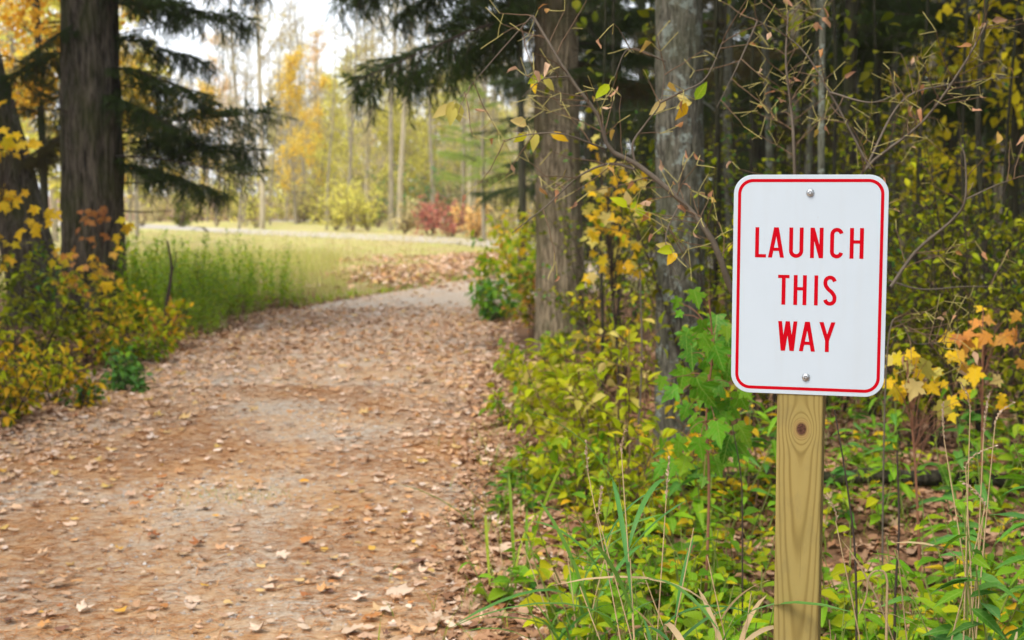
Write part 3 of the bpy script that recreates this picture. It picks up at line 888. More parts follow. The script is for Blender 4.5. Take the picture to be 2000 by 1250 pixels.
def spruce(px, D, r0, H, label, seed, lean=(0, 0), mat='bark_spruce', crown=None, hand=(), meshes=None, name='spruce_tree', group=None, sides=80, ridge=.05, flare=.5, avoid=None, twigs=0):
    b = base_at(px, D)
    root = thing(name, b, label, 'tree', group)
    me, ax = trunk_mesh(H, r0, lean, seed, mat, sides=sides, ridge=ridge, flare=flare)
    link('trunk', me, root)
    r = np.random.default_rng(seed + 50)
    bm = meshes or BOUGH
    for (h, p1, k) in hand:                                          # boughs read off the photograph: height on trunk, tip
        p0 = b + np.array(ax(h)); place_bough(root, p0, p1, bm[k % len(bm)], r.normal(0, .45))
    if crown:
        z0, z1, step, l0, l1 = crown
        z = z0; az = r.uniform(0, 6.28)
        while z < z1:
            az += 2.4 + r.uniform(-.5, .5)
            f = (z - z0) / max(.1, (z1 - z0)); L = (l0 * (1 - f) + l1 * f) * r.uniform(.75, 1.15)
            if not (avoid and avoid(az % (2 * math.pi), z)):
                p0 = b + np.array(ax(z)); tip = p0 + np.array([math.cos(az) * L, math.sin(az) * L, L * r.uniform(-.28, .05)])
                place_bough(root, p0, tip, bm[r.integers(len(bm))], r.normal(0, .15))
            z += step * r.uniform(.6, 1.4)
    if twigs:                                                        # dead bare lower branches
        for _ in range(twigs):
            h = r.uniform(.8, 4.2); a = r.uniform(0, 6.28)
            q = grow(r, np.array(ax(h)), [math.cos(a), math.sin(a), r.uniform(-.2, .25)], r.uniform(.4, 1.4), 9, .12)
            link('dead_branch', build_mesh('dead_branch', [tubes(q, np.linspace(.011, .002, 9), 5)], [M['stem_dark']]), root)
    return root, b, ax


# --- big dark spruce left of the path; its boughs reach right over the weeds
def tipP(px, py, D): return P(px, py, D)


A_D = 15.2
hA = lambda py: P(190, py, A_D)[2]
rootA, bA, axA = spruce(186, A_D, 0.325, 19, 'massive dark barked spruce with drooping boughs left of the path', 1, lean=(-0.004, 0), flare=.35, ridge=.13,
    hand=[(hA(40), tipP(492, 45, 14.6), 1), (hA(95), tipP(415, 130, 14.9), 4), (hA(150), tipP(395, 190, 14.6), 0), (hA(185), tipP(425, 215, 15.0), 1), (hA(200), tipP(350, 260, 14.5), 4),
          (hA(300), tipP(538, 222, 14.9), 0), (hA(310), tipP(505, 300, 15.4), 1), (hA(325), tipP(500, 345, 14.8), 3), (hA(335), tipP(440, 385, 15.0), 1), 
          (hA(20), tipP(360, 20, 14.2), 1), (hA(-30), tipP(520, -20, 15.0), 1), (hA(-60), tipP(420, -60, 14.0), 0),
          (hA(60), tipP(60, 110, 14.4), 0), (hA(210), tipP(50, 230, 15.8), 3), (hA(120), tipP(20, 160, 15.9), 1), (hA(280), tipP(70, 300, 16.1), 2)],
    crown=(4.4, 18.5, .18, 2.3, .4), twigs=5)
for (h, px, py) in ((350, 360, 352), (400, 335, 412), (205, 40, 212)):
    p0 = np.array(axA(hA(h) - bA[2])); p1 = P(px, py, 15.0) - bA
    q = smooth_path([p0, (p0 + p1) / 2 + np.array([0, 0, -.04]), p1], 8)
    link('dead_branch', build_mesh('dead_branch', [tubes(q, np.linspace(.014, .004, 8), 5)], [M['stem_dark']]), rootA)

# --- leaning dark trunk at the left edge
bB = base_at(92, 16.2)
rootB = thing('leaning_tree', bB, 'dark leaning trunk at the left edge beside the massive spruce', 'tree')
me, axB = trunk_mesh(12, 0.29, (-0.26, 0.05), 2, 'bark_spruce', flare=.45, ridge=.08, taper=.5, sides=80)
link('trunk', me, rootB)
_r = np.random.default_rng(77)
_O, _Y, _T = [], [], []
for i in range(26):
    z = _r.uniform(3.0, 11); p = np.array(axB(z)); a = _r.uniform(0, 6.28)
    q = grow(_r, p, [math.cos(a), math.sin(a), .35], _r.uniform(1.2, 2.6), 8, .12)
    _T.append(q)
    for j in range(46):
        a_, d_ = along(q, _r.uniform(.25, 1)); _O.append(a_ + _r.normal(0, .16, 3)); _Y.append(d_ + _r.normal(0, .8, 3) + [0, 0, -.4])
link('limbs', build_mesh('limbs', [tubes(np.array(_T), np.repeat(np.linspace(.03, .006, 8)[None], len(_T), 0), 5)], [M['stem_dark']]), rootB)
tag(link('crown', build_mesh('crown', [inst(t_ovate(.6), np.array(_O), np.array(_Y), _r.normal(0, .5, (len(_O), 3)) + [0, 0, 1], _r.uniform(.07, .11, len(_O)))], [M['leaf_rust']]), rootB), 'rust brown leaves', kind='stuff')

# --- olive trunk right of the path, with boughs over the path
C_D = 13.3
hC = lambda py: P(1090, py, C_D)[2]
rootC, bC, axC = spruce(1096, C_D, 0.222, 18, 'tall olive brown trunk right of the path with dark hanging boughs', 3, lean=(-0.006, 0), mat='bark_olive', flare=.18, ridge=.06,
    hand=[(hC(-170), tipP(668, 8, 12.8), 1), (hC(-120), tipP(775, 38, 13.4), 4), (hC(-260), tipP(735, -20, 12.6), 1), (hC(-100), tipP(880, 55, 13.0), 4),
          (hC(38), tipP(690, 168, 12.5), 4), (hC(60), tipP(800, 165, 13.2), 1), (hC(-60), tipP(955, 70, 12.4), 4), (hC(10), tipP(930, 130, 13.8), 2), (hC(-180), tipP(905, 0, 12.2), 1),
          (hC(100), tipP(1270, 120, 13.9), 3), (hC(60), tipP(1290, 40, 14.3), 0), (hC(130), tipP(1255, 180, 14.0), 2), (hC(-20), tipP(1300, -10, 13.0), 1), (hC(150), tipP(1230, 150, 12.6), 3), (hC(-50), tipP(1200, 10, 12.2), 4)],
    crown=(5.2, 17.5, .20, 2.1, .4), avoid=lambda az, z: z < 5.6 and math.pi * .6 < az < math.pi * 1.4, twigs=3)

# --- lichen-grey trunk nearer the sign
D_D = 8.1
bD = base_at(1331, D_D)
rootD = thing('grey_barked_tree', bD, 'straight grey trunk with pale lichen just left of the sign', 'tree')
me, axD = trunk_mesh(15, 0.141, (-0.022, 0.0), 4, 'bark_lichen', flare=.22, ridge=.035, taper=.55, wander=.015, rings=110, sides=80)
link('trunk', me, rootD)
_T, _O, _Y = [], [], []
for i in range(44):
    z = _r.uniform(3.6, 14.5); p = np.array(axD(z)); a = _r.uniform(0, 6.28)
    q = grow(_r, p, [math.cos(a), math.sin(a), .5], _r.uniform(1.4, 3.0) * (1 - z / 22), 8, .13)
    _T.append(q)
    for j in range(60):
        a_, d_ = along(q, _r.uniform(.2, 1)); _O.append(a_ + _r.normal(0, .2, 3)); _Y.append(d_ + _r.normal(0, .8, 3) + [0, 0, -.4])
link('limbs', build_mesh('limbs', [tubes(np.array(_T), np.repeat(np.linspace(.03, .006, 8)[None], len(_T), 0), 5)], [M['stem_brown']]), rootD)
tag(link('crown', build_mesh('crown', [inst(t_lo(.7), np.array(_O), np.array(_Y), _r.normal(0, .5, (len(_O), 3)) + [0, 0, 1], _r.uniform(.09, .14, len(_O)))], [M['leaf_olive']]), rootD), kind='stuff')

# --- thin spruce standing at the meadow edge
spruce(1020, 29.5, .085, 13, 'slender dark spruce trunk at the meadow edge behind the olive trunk', 6, mat='bark_darkwood', crown=(1.6, 12.5, .30, 1.15, .3), meshes=BOUGH_THIN, sides=12, ridge=.02, flare=.2)

# ------------------------------------------------------------------ dark wood on the right: spruces, poles, saplings
WOODS = [  # px, D, r, H, bough length, crown base, label
    (1480, 19.0, .13, 16, 2.1, 1.9, 'dark spruce in the wood straight behind the sign'),
    (1650, 12.4, .066, 13, 1.5, 2.9, 'dark green barked trunk rising above the right half of the sign'),
    (1702, 14.5, .045, 11, 1.6, 2.5, 'thin black spruce trunk just right of the sign top'),
    (1850, 16.0, .10, 15, 2.2, 2.3, 'dark boughed spruce between the yellow tree and the sign'),
    (2075, 13.0, .10, 14, 1.6, 2.6, 'dark spruce cut by the right edge of the picture'),
    (1410, 24.0, .12, 16, 2.2, 2.0, 'dark spruce deep in the wood right of the lichen trunk'),
    (1200, 23.0, .11, 16, 2.3, 3.0, 'dark spruce showing between the olive and the lichen trunk'),
    (1580, 27.0, .14, 17, 2.3, 1.5, 'spruce far back in the wood above the sign'),
    (1760, 30.0, .14, 17, 2.4, 1.5, 'spruce far back in the wood right of the sign'),
    (1930, 26.0, .14, 17, 2.4, 1.5, 'spruce far back behind the yellow tree'),
    (2120, 21.0, .14, 17, 2.4, 1.6, 'spruce just beyond the right edge of the picture'),
]
NUMS = ['first', 'second', 'third', 'fourth', 'fifth', 'sixth', 'seventh', 'eighth', 'ninth', 'tenth', 'eleventh', 'twelfth', 'thirteenth', 'fourteenth', 'fifteenth']
_w = np.random.default_rng(440)
for i in range(15):
    WOODS.append((1130 + i * 66 + _w.uniform(-25, 25), _w.uniform(31, 46), .14, 17, 2.6, .7, NUMS[i] + ' from the left of the dark spruces closing off the right hand wood'))
for i, (px, D, r0, H, bl, cb, lab) in enumerate(WOODS):
    spruce(px, D, r0, H, lab, 400 + i * 7, mat='bark_darkwood', crown=(cb, H - .5, .26, bl, .4), meshes=BOUGH, sides=14, ridge=.02, flare=.3, lean=(RNG.normal(0, .01), 0), group='spruces of the right hand wood')


for i, (x_, y_, H_) in enumerate(((4.2, 3.2, 15), (6.0, 7.2, 17), (3.6, -1.2, 16), (6.6, .6, 17), (8.8, 4.0, 16), (4.4, -5.0, 16), (8.6, 10.5, 17), (-7.2, 6.0, 17), (-7.6, 10.2, 17), (-9.6, 13.6, 18), (-6.8, 1.6, 16), (-10.2, 8.0, 17))):  # unseen spruces added outside the frame to shade the undergrowth and verge bushes
    D_ = float((np.array([x_, y_, 0]) - CAM) @ FWD)
    b_ = np.array([x_, y_, float(gz(x_, y_))])
    rt_ = thing('spruce_tree', b_, ('unseen spruce added right of the picture to shade the wood' if x_ > 0 else 'unseen spruce added left of the picture to shade the bushes'), 'tree', 'unseen spruces added for shade')
    me, ax_ = trunk_mesh(H_, .15, (0, 0), 480 + i, 'bark_darkwood', sides=14, ridge=.02, flare=.3); link('trunk', me, rt_)
    zz_, az_ = 1.9, RNG.uniform(0, 6.28)
    while zz_ < H_ - .5:
        az_ += 2.4 + RNG.uniform(-.4, .4); f_ = (zz_ - 1.9) / (H_ - 1.9); L_b = 2.5 * (1 - f_) + .4
        p0 = b_ + np.array(ax_(zz_)); place_bough(rt_, p0, p0 + np.array([math.cos(az_) * L_b, math.sin(az_) * L_b, -.15 * L_b]), BOUGH[i % 5], .1)
        zz_ += .26


def pole_tree(px, D, r0, H, label, mat, seed, lean=(0, 0), bend=None, nleaf=0, leafmat='leaf_olive', group='thin trees of the right hand wood', name='thin_tree', limbs=12, zmin=2.5, lsize=.09):
    b = base_at(px, D); r = np.random.default_rng(seed)
    root = thing(name, b, label, 'tree', group)
    me, ax = trunk_mesh(H, r0, lean, seed, mat, sides=10, rings=44, flare=.25, ridge=.015, taper=.8, wander=.03, bend=bend)
    link('trunk', me, root)
    T, O, Y = [], [], []
    for i in range(limbs):
        z = r.uniform(zmin, H * .97); a = r.uniform(0, 6.28)
        q = grow(r, np.array(ax(z)), [math.cos(a), math.sin(a), r.uniform(.1, .6)], H * r.uniform(.08, .2) * (1.15 - z / H), 8, .14)
        T.append(q)
        for s in range(3):
            p, d = along(q, r.uniform(.3, .9)); T.append(grow(r, p, d + r.normal(0, .6, 3), H * r.uniform(.03, .08), 8, .16))
    T = np.array(T)
    if len(T):
        rr = np.repeat(np.linspace(1, .2, 8)[None], len(T), 0) * np.where(np.arange(len(T)) % 4 == 0, r0 * .28, r0 * .13)[:, None]
        tag(link('limbs', build_mesh('limbs', [tubes(T, np.maximum(rr, .002), 4)], [M[mat]]), root), kind='stuff')
        if nleaf:
            idx = r.integers(len(T), size=nleaf)
            for i in idx:
                p, d = along(T[i], r.uniform(.2, 1)); O.append(p + r.normal(0, .10, 3)); Y.append(d + r.normal(0, .7, 3) + [0, 0, -.5])
            fo = link('crown', build_mesh('crown', [inst(t_ovate(.6), np.array(O), np.array(Y), r.normal(0, .45, (nleaf, 3)) + [0, 0, 1], r.uniform(lsize * .7, lsize * 1.25, nleaf))], [M[leafmat]]), root)
            tag(fo, kind='stuff')
    return root


pole_tree(1597, 8.0, .023, 7.5, 'slim pale grey sapling trunk rising behind the sign top', 'bark_sapling', 501, lean=(.002, 0), nleaf=160, leafmat='leaf_olive', zmin=3)
pole_tree(1768, 18, .092, 14, 'grey trunk in the gap with sky right of the sign', 'bark_grey', 502, nleaf=900, leafmat='leaf_ygreen', zmin=3)
pole_tree(1912, 8.4, .021, 6.5, 'dark crooked sapling right of the sign with forked top', 'stem_dark' if False else 'bark_darkwood', 503, bend=(.05, .04, 2.2, .4), nleaf=60, zmin=2.2)
pole_tree(1993, 9.0, .016, 5.5, 'thin black sapling close to the right edge', 'bark_darkwood', 504, bend=(.03, .03, 2.0, .0), nleaf=40, zmin=2.0)
pole_tree(1392, 9.5, .014, 5.0, 'thin dark sapling just right of the lichen trunk', 'bark_darkwood', 505, bend=(.03, .03, 2.4, 1.0), nleaf=60, zmin=1.6)
pole_tree(1175, 9.8, .013, 4.5, 'thin dark sapling between the two big right hand trunks', 'bark_darkwood', 506, bend=(.02, .02, 2.0, 2.0), nleaf=40, zmin=1.6)
pole_tree(1205, 11.5, .015, 5.5, 'second thin dark stem between the two big right hand trunks', 'bark_darkwood', 507, bend=(.02, .02, 1.6, 0.5), nleaf=40, zmin=1.8)
pole_tree(1808, 22, .07, 13, 'pale grey trunk deep in the wood right of the sign', 'bark_grey', 508, nleaf=700, leafmat='leaf_ygreen', zmin=3)
pole_tree(1545, 21, .08, 13, 'grey brown trunk deep in the wood above the sign', 'bark_grey', 509, nleaf=500, leafmat='leaf_olive', zmin=3)
pole_tree(1945, 19, .07, 12, 'grey trunk deep in the wood under the yellow foliage', 'bark_grey', 510, nleaf=500, leafmat='leaf_olive', zmin=3)
_w = np.random.default_rng(530)
for i in range(16):
    px_ = 1385 + 40 * i + _w.uniform(-14, 14); far_ = i % 2
    pole_tree(px_, _w.uniform(9.2, 11.5) if not far_ else _w.uniform(13, 19), _w.uniform(.012, .022) if not far_ else _w.uniform(.03, .055), _w.uniform(5, 9), ('slim dark' if not far_ else 'grey') + ' pole stem, ' + NUMS[min(14, i // 2)] + ' from the left among those behind the sign', 'bark_darkwood' if not far_ else 'bark_sapling', 540 + i, bend=(.03, .03, _w.uniform(1.4, 2.4), _w.uniform(0, 6)), nleaf=50, zmin=2.0)
# yellow leaved tree at the upper right
pole_tree(1965, 11.6, .05, 7.5, 'bright yellow leaved tree at the upper right', 'bark_darkwood', 511, nleaf=4600, leafmat='leaf_lemon', zmin=1.6, limbs=60, lsize=.10, name='yellow_leaved_tree', group=None)
pole_tree(1845, 17.5, .06, 8, 'smaller yellow green tree left of the bright yellow one', 'bark_darkwood', 512, nleaf=2600, leafmat='leaf_lemon', zmin=1.4, limbs=40, lsize=.09, name='yellow_leaved_tree', group=None)
pole_tree(92, 21.0, .07, 9, 'golden orange tree glowing behind the two dark left trunks', 'bark_darkwood', 513, nleaf=4200, leafmat='leaf_golden', zmin=1.8, limbs=50, lsize=.11, name='golden_tree', group=None)


# ------------------------------------------------------------------ shrubs and plants
OV = [t_ovate(.55, .12, .25), t_ovate(.6, .2, .1, .06), t_ovate(.5, .06, .45, -.05)]
OVL = [t_ovate(.28, .06, .35), t_ovate(.24, .10, .6, .05), t_ovate(.3, .04, .2, -.04)]
MP = [t_maple(.15, .2, .02, 1), t_maple(.3, .3, .03, 2), t_maple(.05, .45, .03, 3)]
_leafmesh = {}


def leaf_me(kind, i, mat):
    k = (kind, i, mat)
    if k not in _leafmesh:
        tp = {'ov': OV, 'ovl': OVL, 'mp': MP, 'dry': DRYC}[kind][i]
        _leafmesh[k] = build_mesh('leaf', [tp], [M[mat]])
    return _leafmesh[k]


DRYC = []
for _s in range(4):                                               # withered leaves rolled up lengthwise
    _v, _f = t_ovate(.5, 0, .3); _v = _v.copy()
    _an = _v[:, 0] * (4 + _s); _v[:, 0] = np.sin(_an) * .17; _v[:, 2] += (1 - np.cos(_an)) * .16 + .12 * np.sin(_v[:, 1] * 3 + _s)
    _v += np.random.default_rng(_s).normal(0, .045, _v.shape); DRYC.append((_v, _f))
TPL = {'ov': OV, 'ovl': OVL, 'mp': MP, 'dry': DRYC}


def shrub(name, label, cat, base, H, spread, nst, kind, size, nleaf, mat, stem='stem_brown', group=None, parts=True, seed=0, nbr=5, lean=(0, 0), blen=.38, r0=.006, t0=.06, droop=.35, low=False):
    r = np.random.default_rng(seed)
    base = np.array(base, float)
    root = thing(name, base, label, cat, group)
    sites = []
    for s in range(nst):
        a = r.uniform(0, 6.28); sp = spread * r.uniform(.3, 1)
        off = np.array([math.cos(a), math.sin(a), 0]) * r.uniform(0, .12 * spread)
        h = H * r.uniform(.7, 1.05)
        st = grow(r, off + [0, 0, -.03], [math.cos(a) * sp + lean[0], math.sin(a) * sp + lean[1], 1.0], h * 1.08, 9, .07, 0, .04)
        T = [st]; sites.append((st, .12, .9))
        for j in range(nbr):
            t = r.uniform(t0, .96); p, d = along(st, t)
            aa = r.uniform(0, 6.28)
            q = grow(r, p, d * .6 + np.array([math.cos(aa), math.sin(aa), .15]), H * blen * (1.25 - t) * r.uniform(.5, 1.2) + .05, 9, .10, .02)
            T.append(q); sites.append((q, .15, 1.6))
        rr = np.array([np.linspace(1, .3, 9) * (r0 if i == 0 else r0 * .5) for i in range(len(T))])
        link('stem', build_mesh('stem', [tubes(np.array(T), np.maximum(rr, .0011), 5)], [M[stem]]), root)
    w = np.array([s[2] * np.linalg.norm(s[0][-1] - s[0][0]) for s in sites]); w /= w.sum()
    idx = r.choice(len(sites), nleaf, p=w)
    O, Y, N, S, K = [], [], [], [], []
    for i in idx:
        q, tmin, _ = sites[i]
        p, d = along(q, 1 - (1 - tmin) * r.uniform(0, 1))
        side = norm(np.cross(d, r.normal(0, 1, 3)))
        y = norm(d * .55 + side * .9 + np.array([0, 0, -droop * r.uniform(0, 1.6)]))
        O.append(p + side * size * .15); Y.append(y); N.append(np.array([0, 0, 1]) + r.normal(0, .38, 3)); S.append(size * r.uniform(.6, 1.2)); K.append(r.integers(3))
    if parts:
        for o, y, n, s, k in zip(O, Y, N, S, K):
            lf = link('leaf', leaf_me(kind, int(k), mat if isinstance(mat, str) else mat[int(r.integers(len(mat)))]), root)
            lf.matrix_local = mat_of(o, y, n, s)
    else:
        ms = [mat] if isinstance(mat, str) else list(mat)
        O, Y, N, S, K = map(np.array, (O, Y, N, S, K)); pr = []
        mm = r.integers(len(ms), size=len(O))
        tp = TPL[kind] if not low else [t_lo(.62), t_lo(.5, .2), t_lo(.7, .05)]
        for k in range(3):
            for q in range(len(ms)):
                m_ = (K == k) & (mm == q)
                if m_.any(): pr.append((*inst(tp[k], O[m_], Y[m_], N[m_], S[m_]), q))
        tag(link('foliage', build_mesh('foliage', pr, [M[x] for x in ms]), root), kind='stuff')
    return root


# --- maple sapling beside the sign: each big leaf by hand-ish column (px, py, depth)
bm_ = base_at(1375, 4.75)
maple = thing('maple_sapling', bm_, 'green maple sapling with large leaves touching the left side of the sign', 'sapling')
_r = np.random.default_rng(21)
stemM = smooth_path([(0, 0, -.03), P(1385, 960, 4.75) - bm_, P(1380, 800, 4.78) - bm_, P(1392, 690, 4.75) - bm_, P(1385, 585, 4.72) - bm_], 14)
tw = [stemM]
LEAFS = [(1355, 578, .085), (1325, 590, .06), (1400, 632, .12), (1372, 640, .10), (1345, 655, .09), (1420, 660, .10), (1350, 690, .11), (1395, 690, .12), (1425, 715, .11), (1380, 725, .13), (1335, 735, .12), (1360, 760, .14), (1410, 760, .12), (1325, 770, .09), (1345, 800, .09), (1390, 800, .12), (1430, 800, .11), (1350, 830, .10), (1400, 840, .12), (1440, 845, .11), (1365, 870, .10), (1425, 870, .12), (1330, 868, .10), (1395, 905, .10), (1318, 912, .10), (1340, 905, .09), (1300, 915, .09), (1372, 915, .075), (1450, 880, .10), (1385, 655, .11), (1405, 705, .10), (1440, 780, .10)]
LEAFS += [(a + _r.normal(0, 18), b + _r.normal(0, 16), c * .68) for a, b, c in LEAFS[1::2]]
for (px, py, s) in LEAFS:
    tip = P(px, py, 4.75 + _r.normal(0, .13)) - bm_
    k = int(np.clip((tip[2] - .0) / max(.1, stemM[-1][2]) * 13 - 1.2, 1, 12))
    q = smooth_path([stemM[k], (stemM[k] + tip) / 2 + [0, 0, .02], tip], 14); tw.append(q)
    # leaf hangs with its face towards the light of the path
    o = link('leaf', leaf_me('mp', int(_r.integers(3)), 'leaf_green'), maple)
    y = norm(np.array([_r.normal(0, .55), _r.normal(-.25, .3), -1.0])); n = np.array([_r.normal(-.15, .6), -1.0, .6 + _r.normal(0, .5)])
    o.matrix_local = mat_of(tip + np.array([0, 0, .25 * s]), y, n, s * .80)
link('stem', build_mesh('stem', [tubes(np.array(tw), np.array([np.linspace(.006, .0025, 14)] + [np.linspace(.0018, .0010, 14)] * len(LEAFS)), 5)], [M['stem_red']]), maple)


# --- orange-yellow maple sapling right of the sign
def hand_maple(name, label, px, D, leaves, mat, seed, stem='stem_red', jit=.15, face=(-.1, -1.0, .7), top=None, kind='mp', ls=.72):
    b = base_at(px, D); r = np.random.default_rng(seed)
    leaves = [(a, c, e * ls * r.uniform(.75, 1.15)) for a, c, e in leaves] + [(a + r.normal(0, 14), c + r.normal(0, 12), e * ls * .85) for a, c, e in leaves[::2]]
    root = thing(name, b, label, 'sapling')
    pts = np.array([P(l[0], l[1], D) - b for l in leaves])
    tp = pts[np.argmax(pts[:, 2])]
    st = smooth_path([(0, 0, -.03), tp * [.4, .4, .5], tp], 14); tw = [st]
    for (lx, ly, s) in leaves:
        tip = P(lx, ly, D + r.normal(0, jit)) - b
        k = int(np.clip(tip[2] / max(.1, tp[2]) * 13 - 2, 1, 12))
        tw.append(smooth_path([st[k], st[k] + (tip - st[k]) * [.45, .45, .7], tip], 14))
        o = link('leaf', leaf_me(kind, int(r.integers(3)), mat if isinstance(mat, str) else mat[int(r.integers(len(mat)))]), root)
        y = norm(np.array([r.normal(0, .8), r.normal(-.3, .4), -.6 + r.normal(0, .35)])); n = np.array(face) + r.normal(0, .45, 3)
        o.matrix_local = mat_of(tip, y, n, s)
    link('stem', build_mesh('stem', [tubes(np.array(tw), np.array([np.linspace(.007, .0025, 14)] + [np.linspace(.0015, .0008, 14)] * len(leaves)), 5)], [M[stem]]), root)
    return root


_r = np.random.default_rng(31)
lv = [(1912, 625, .11), (1920, 600, .08), (1865, 660, .11), (1885, 690, .11), (1930, 650, .10), (1960, 650, .09), (1905, 720, .11), (1850, 690, .09), (1890, 660, .09), (1990, 610, .08), (1985, 640, .10), (1965, 660, .09), (1880, 710, .08), (1930, 610, .07), (1995, 670, .09)]
hand_maple('maple_sapling', 'maple sapling with orange yellow leaves in front of the undergrowth right of the sign', 1915, 6.0, lv, ['leaf_orange', 'leaf_yellow'], 32, ls=.74)
lv = [(1752, 695, .09), (1770, 690, .07), (1810, 705, .11), (1795, 720, .10), (1825, 720, .08), (1745, 725, .08), (1790, 745, .10), (1830, 790, .10), (1850, 780, .09), (1815, 750, .08), (1745, 755, .09), (1842, 810, .08), (1860, 800, .07), (1880, 740, .07), (1958, 770, .08), (1955, 740, .07), (1775, 760, .08), (1840, 745, .07), (1735, 740, .08), (1765, 715, .08)]
hand_maple('maple_sapling', 'low maple seedling with yellow leaves beside the lower right corner of the sign', 1800, 5.2, lv, ['leaf_yellow', 'leaf_yellow', 'leaf_pale'], 33, ls=.74)
# yellow leaves hanging between the two big trunks
lv = [(1150, 283, .11), (1165, 300, .10), (1160, 325, .12), (1190, 312, .08), (1185, 330, .10), (1150, 335, .10), (1205, 320, .07)] + [(_r.uniform(1150, 1265), _r.uniform(340, 470), _r.uniform(.07, .11)) for _ in range(42)] + [(_r.uniform(1140, 1245), _r.uniform(470, 540), _r.uniform(.07, .11)) for _ in range(22)]
hand_maple('maple_sapling', 'yellow leaved maple sapling between the olive trunk and the lichen trunk', 1215, 8.6, lv, ['leaf_yellow', 'leaf_yellow', 'leaf_yellow', 'leaf_pale'], 34, 'stem_dark', .3)
# left edge yellow sapling
_e = [(10, 195, .10), (2, 250, .10), (5, 275, .10), (0, 300, .09)] + [(_r.uniform(-40, 60), _r.uniform(265, 300), .09) for _ in range(9)] + [(75, 277, .09), (45, 275, .10), (28, 285, .10), (55, 280, .09), (62, 272, .08), (-5, 345, .10), (10, 360, .09), (5, 380, .09)] + [(_r.uniform(-40, 40), _r.uniform(365, 400), .09) for _ in range(8)] + [(55, 375, .09), (90, 412, .09), (118, 413, .08), (100, 420, .09), (75, 405, .09), (60, 428, .10), (38, 448, .11), (62, 450, .08), (100, 432, .08), (25, 475, .09), (10, 500, .09), (-20, 420, .1), (-10, 455, .1), (0, 520, .09), (-30, 500, .1)]
hand_maple('maple_sapling', 'tall yellow leaved sapling at the left edge in front of the dark trunks', -25, 11.0, _e, 'leaf_yellow', 35, 'stem_dark', .3, (.2, -1.0, .8), ls=1.0)
lv = [(_r.uniform(105, 222), _r.uniform(492, 562), _r.uniform(.08, .11)) for _ in range(34)]
hand_maple('maple_sapling', 'small orange yellow maple in front of the foot of the massive spruce', 165, 12.6, lv, ['leaf_yellow', 'leaf_yellow', 'leaf_orange'], 36, 'stem_dark', .25, (.2, -1.0, .8), ls=.95)
lv = [(_r.uniform(155, 215), _r.uniform(405, 470), _r.uniform(.08, .11)) for _ in range(18)]
hand_maple('maple_sapling', 'dark red leaved sapling against the trunk of the massive spruce', 190, 14.2, lv, 'leaf_rust', 37, 'stem_dark', .15, (.2, -1.0, .8), ls=.9)
lv = [(245, 437, .13), (228, 458, .13), (244, 430, .09)]
hand_maple('maple_sapling', 'few yellow leaves on a whip beside the massive spruce trunk', 238, 13.6, lv, 'leaf_yellow', 38, 'stem_dark', .05, (.2, -1.0, .8), ls=1.0)

# --- left verge shrubs along the path edge
LV = [  # px of foot, D, H, spread, leaves, size, materials, label
    (15, 9.3, .62, .7, 300, .068, ['leaf_yellow', 'leaf_yellow', 'leaf_ygreen', 'leaf_olive'], 'yellow leaved bush at the left edge closest to the path'),
    (-60, 9.2, .80, .6, 300, .07, ['leaf_olive', 'leaf_ygreen', 'leaf_yellow'], 'olive yellow bush cut by the left edge'),
    (105, 10.2, .52, .8, 300, .066, ['leaf_ygreen', 'leaf_yellow', 'leaf_olive'], 'second low yellow green bush from the left edge along the path'),
    (225, 11.2, .34, .8, 240, .066, ['leaf_dark', 'leaf_dark', 'leaf_weed'], 'low dark green plant at the left verge of the path'),
    (262, 10.8, .22, .8, 150, .06, ['leaf_dark'], 'ankle high dark green herb nearest the leaf strewn path on the left'),
    (150, 9.9, .26, .9, 180, .06, ['leaf_dark', 'leaf_olive', 'leaf_yellow'], 'low dark herb with yellow leaves in front of the second bush'),
    (40, 11.2, .85, .6, 300, .072, ['leaf_ygreen', 'leaf_olive', 'leaf_olive'], 'olive bush behind the yellow leaved one at the left edge'),
    (100, 12.4, 1.0, .55, 300, .075, ['leaf_ygreen', 'leaf_olive', 'leaf_olive'], 'olive bush in front of the leaning trunk'),
    (180, 12.4, .70, .7, 300, .075, ['leaf_ygreen', 'leaf_olive', 'leaf_yellow'], 'yellow green bush in front of the massive spruce trunk'),
    (255, 13.0, .80, .65, 300, .078, ['leaf_ygreen', 'leaf_ygreen', 'leaf_yellow'], 'yellow green bush right of the massive spruce foot'),
    (322, 13.7, .58, .75, 260, .078, ['leaf_orange', 'leaf_ygreen', 'leaf_yellow', 'leaf_ygreen'], 'orange tinged bush at the near corner of the tall weeds'),
    (290, 12.6, .36, .8, 220, .07, ['leaf_ygreen', 'leaf_olive', 'leaf_weed'], 'knee high olive bush in front of the orange tinged one'),
    (15, 13.4, 1.25, .5, 300, .078, ['leaf_olive', 'leaf_ygreen'], 'tall olive bush at the left edge under the yellow sapling'),
    (150, 15.4, .9, .6, 260, .075, ['leaf_olive', 'leaf_dark'], 'shaded olive bush between the two dark left trunks'),
    (60, 17.5, 1.0, .6, 260, .08, ['leaf_olive', 'leaf_dark'], 'shaded bush behind the leaning trunk'),
    (-190, 10.6, .9, .6, 280, .085, ['leaf_olive', 'leaf_ygreen'], 'olive bush just beyond the left edge, nearest of three'),
    (-260, 12.6, 1.1, .6, 280, .09, ['leaf_olive', 'leaf_ygreen'], 'olive bush just beyond the left edge, middle of three'),
    (-150, 15.0, 1.2, .6, 280, .09, ['leaf_olive', 'leaf_yellow'], 'olive bush just beyond the left edge, farthest of three'),
]
for i, (px, D, H, sp, nl, sz, ms, lab) in enumerate(LV):
    shrub('bush', lab, 'bush', base_at(px, D), H, sp, 6, 'ov', sz, nl, ms, 'stem_dark', 'bushes along the left verge', True, 600 + i, 6)


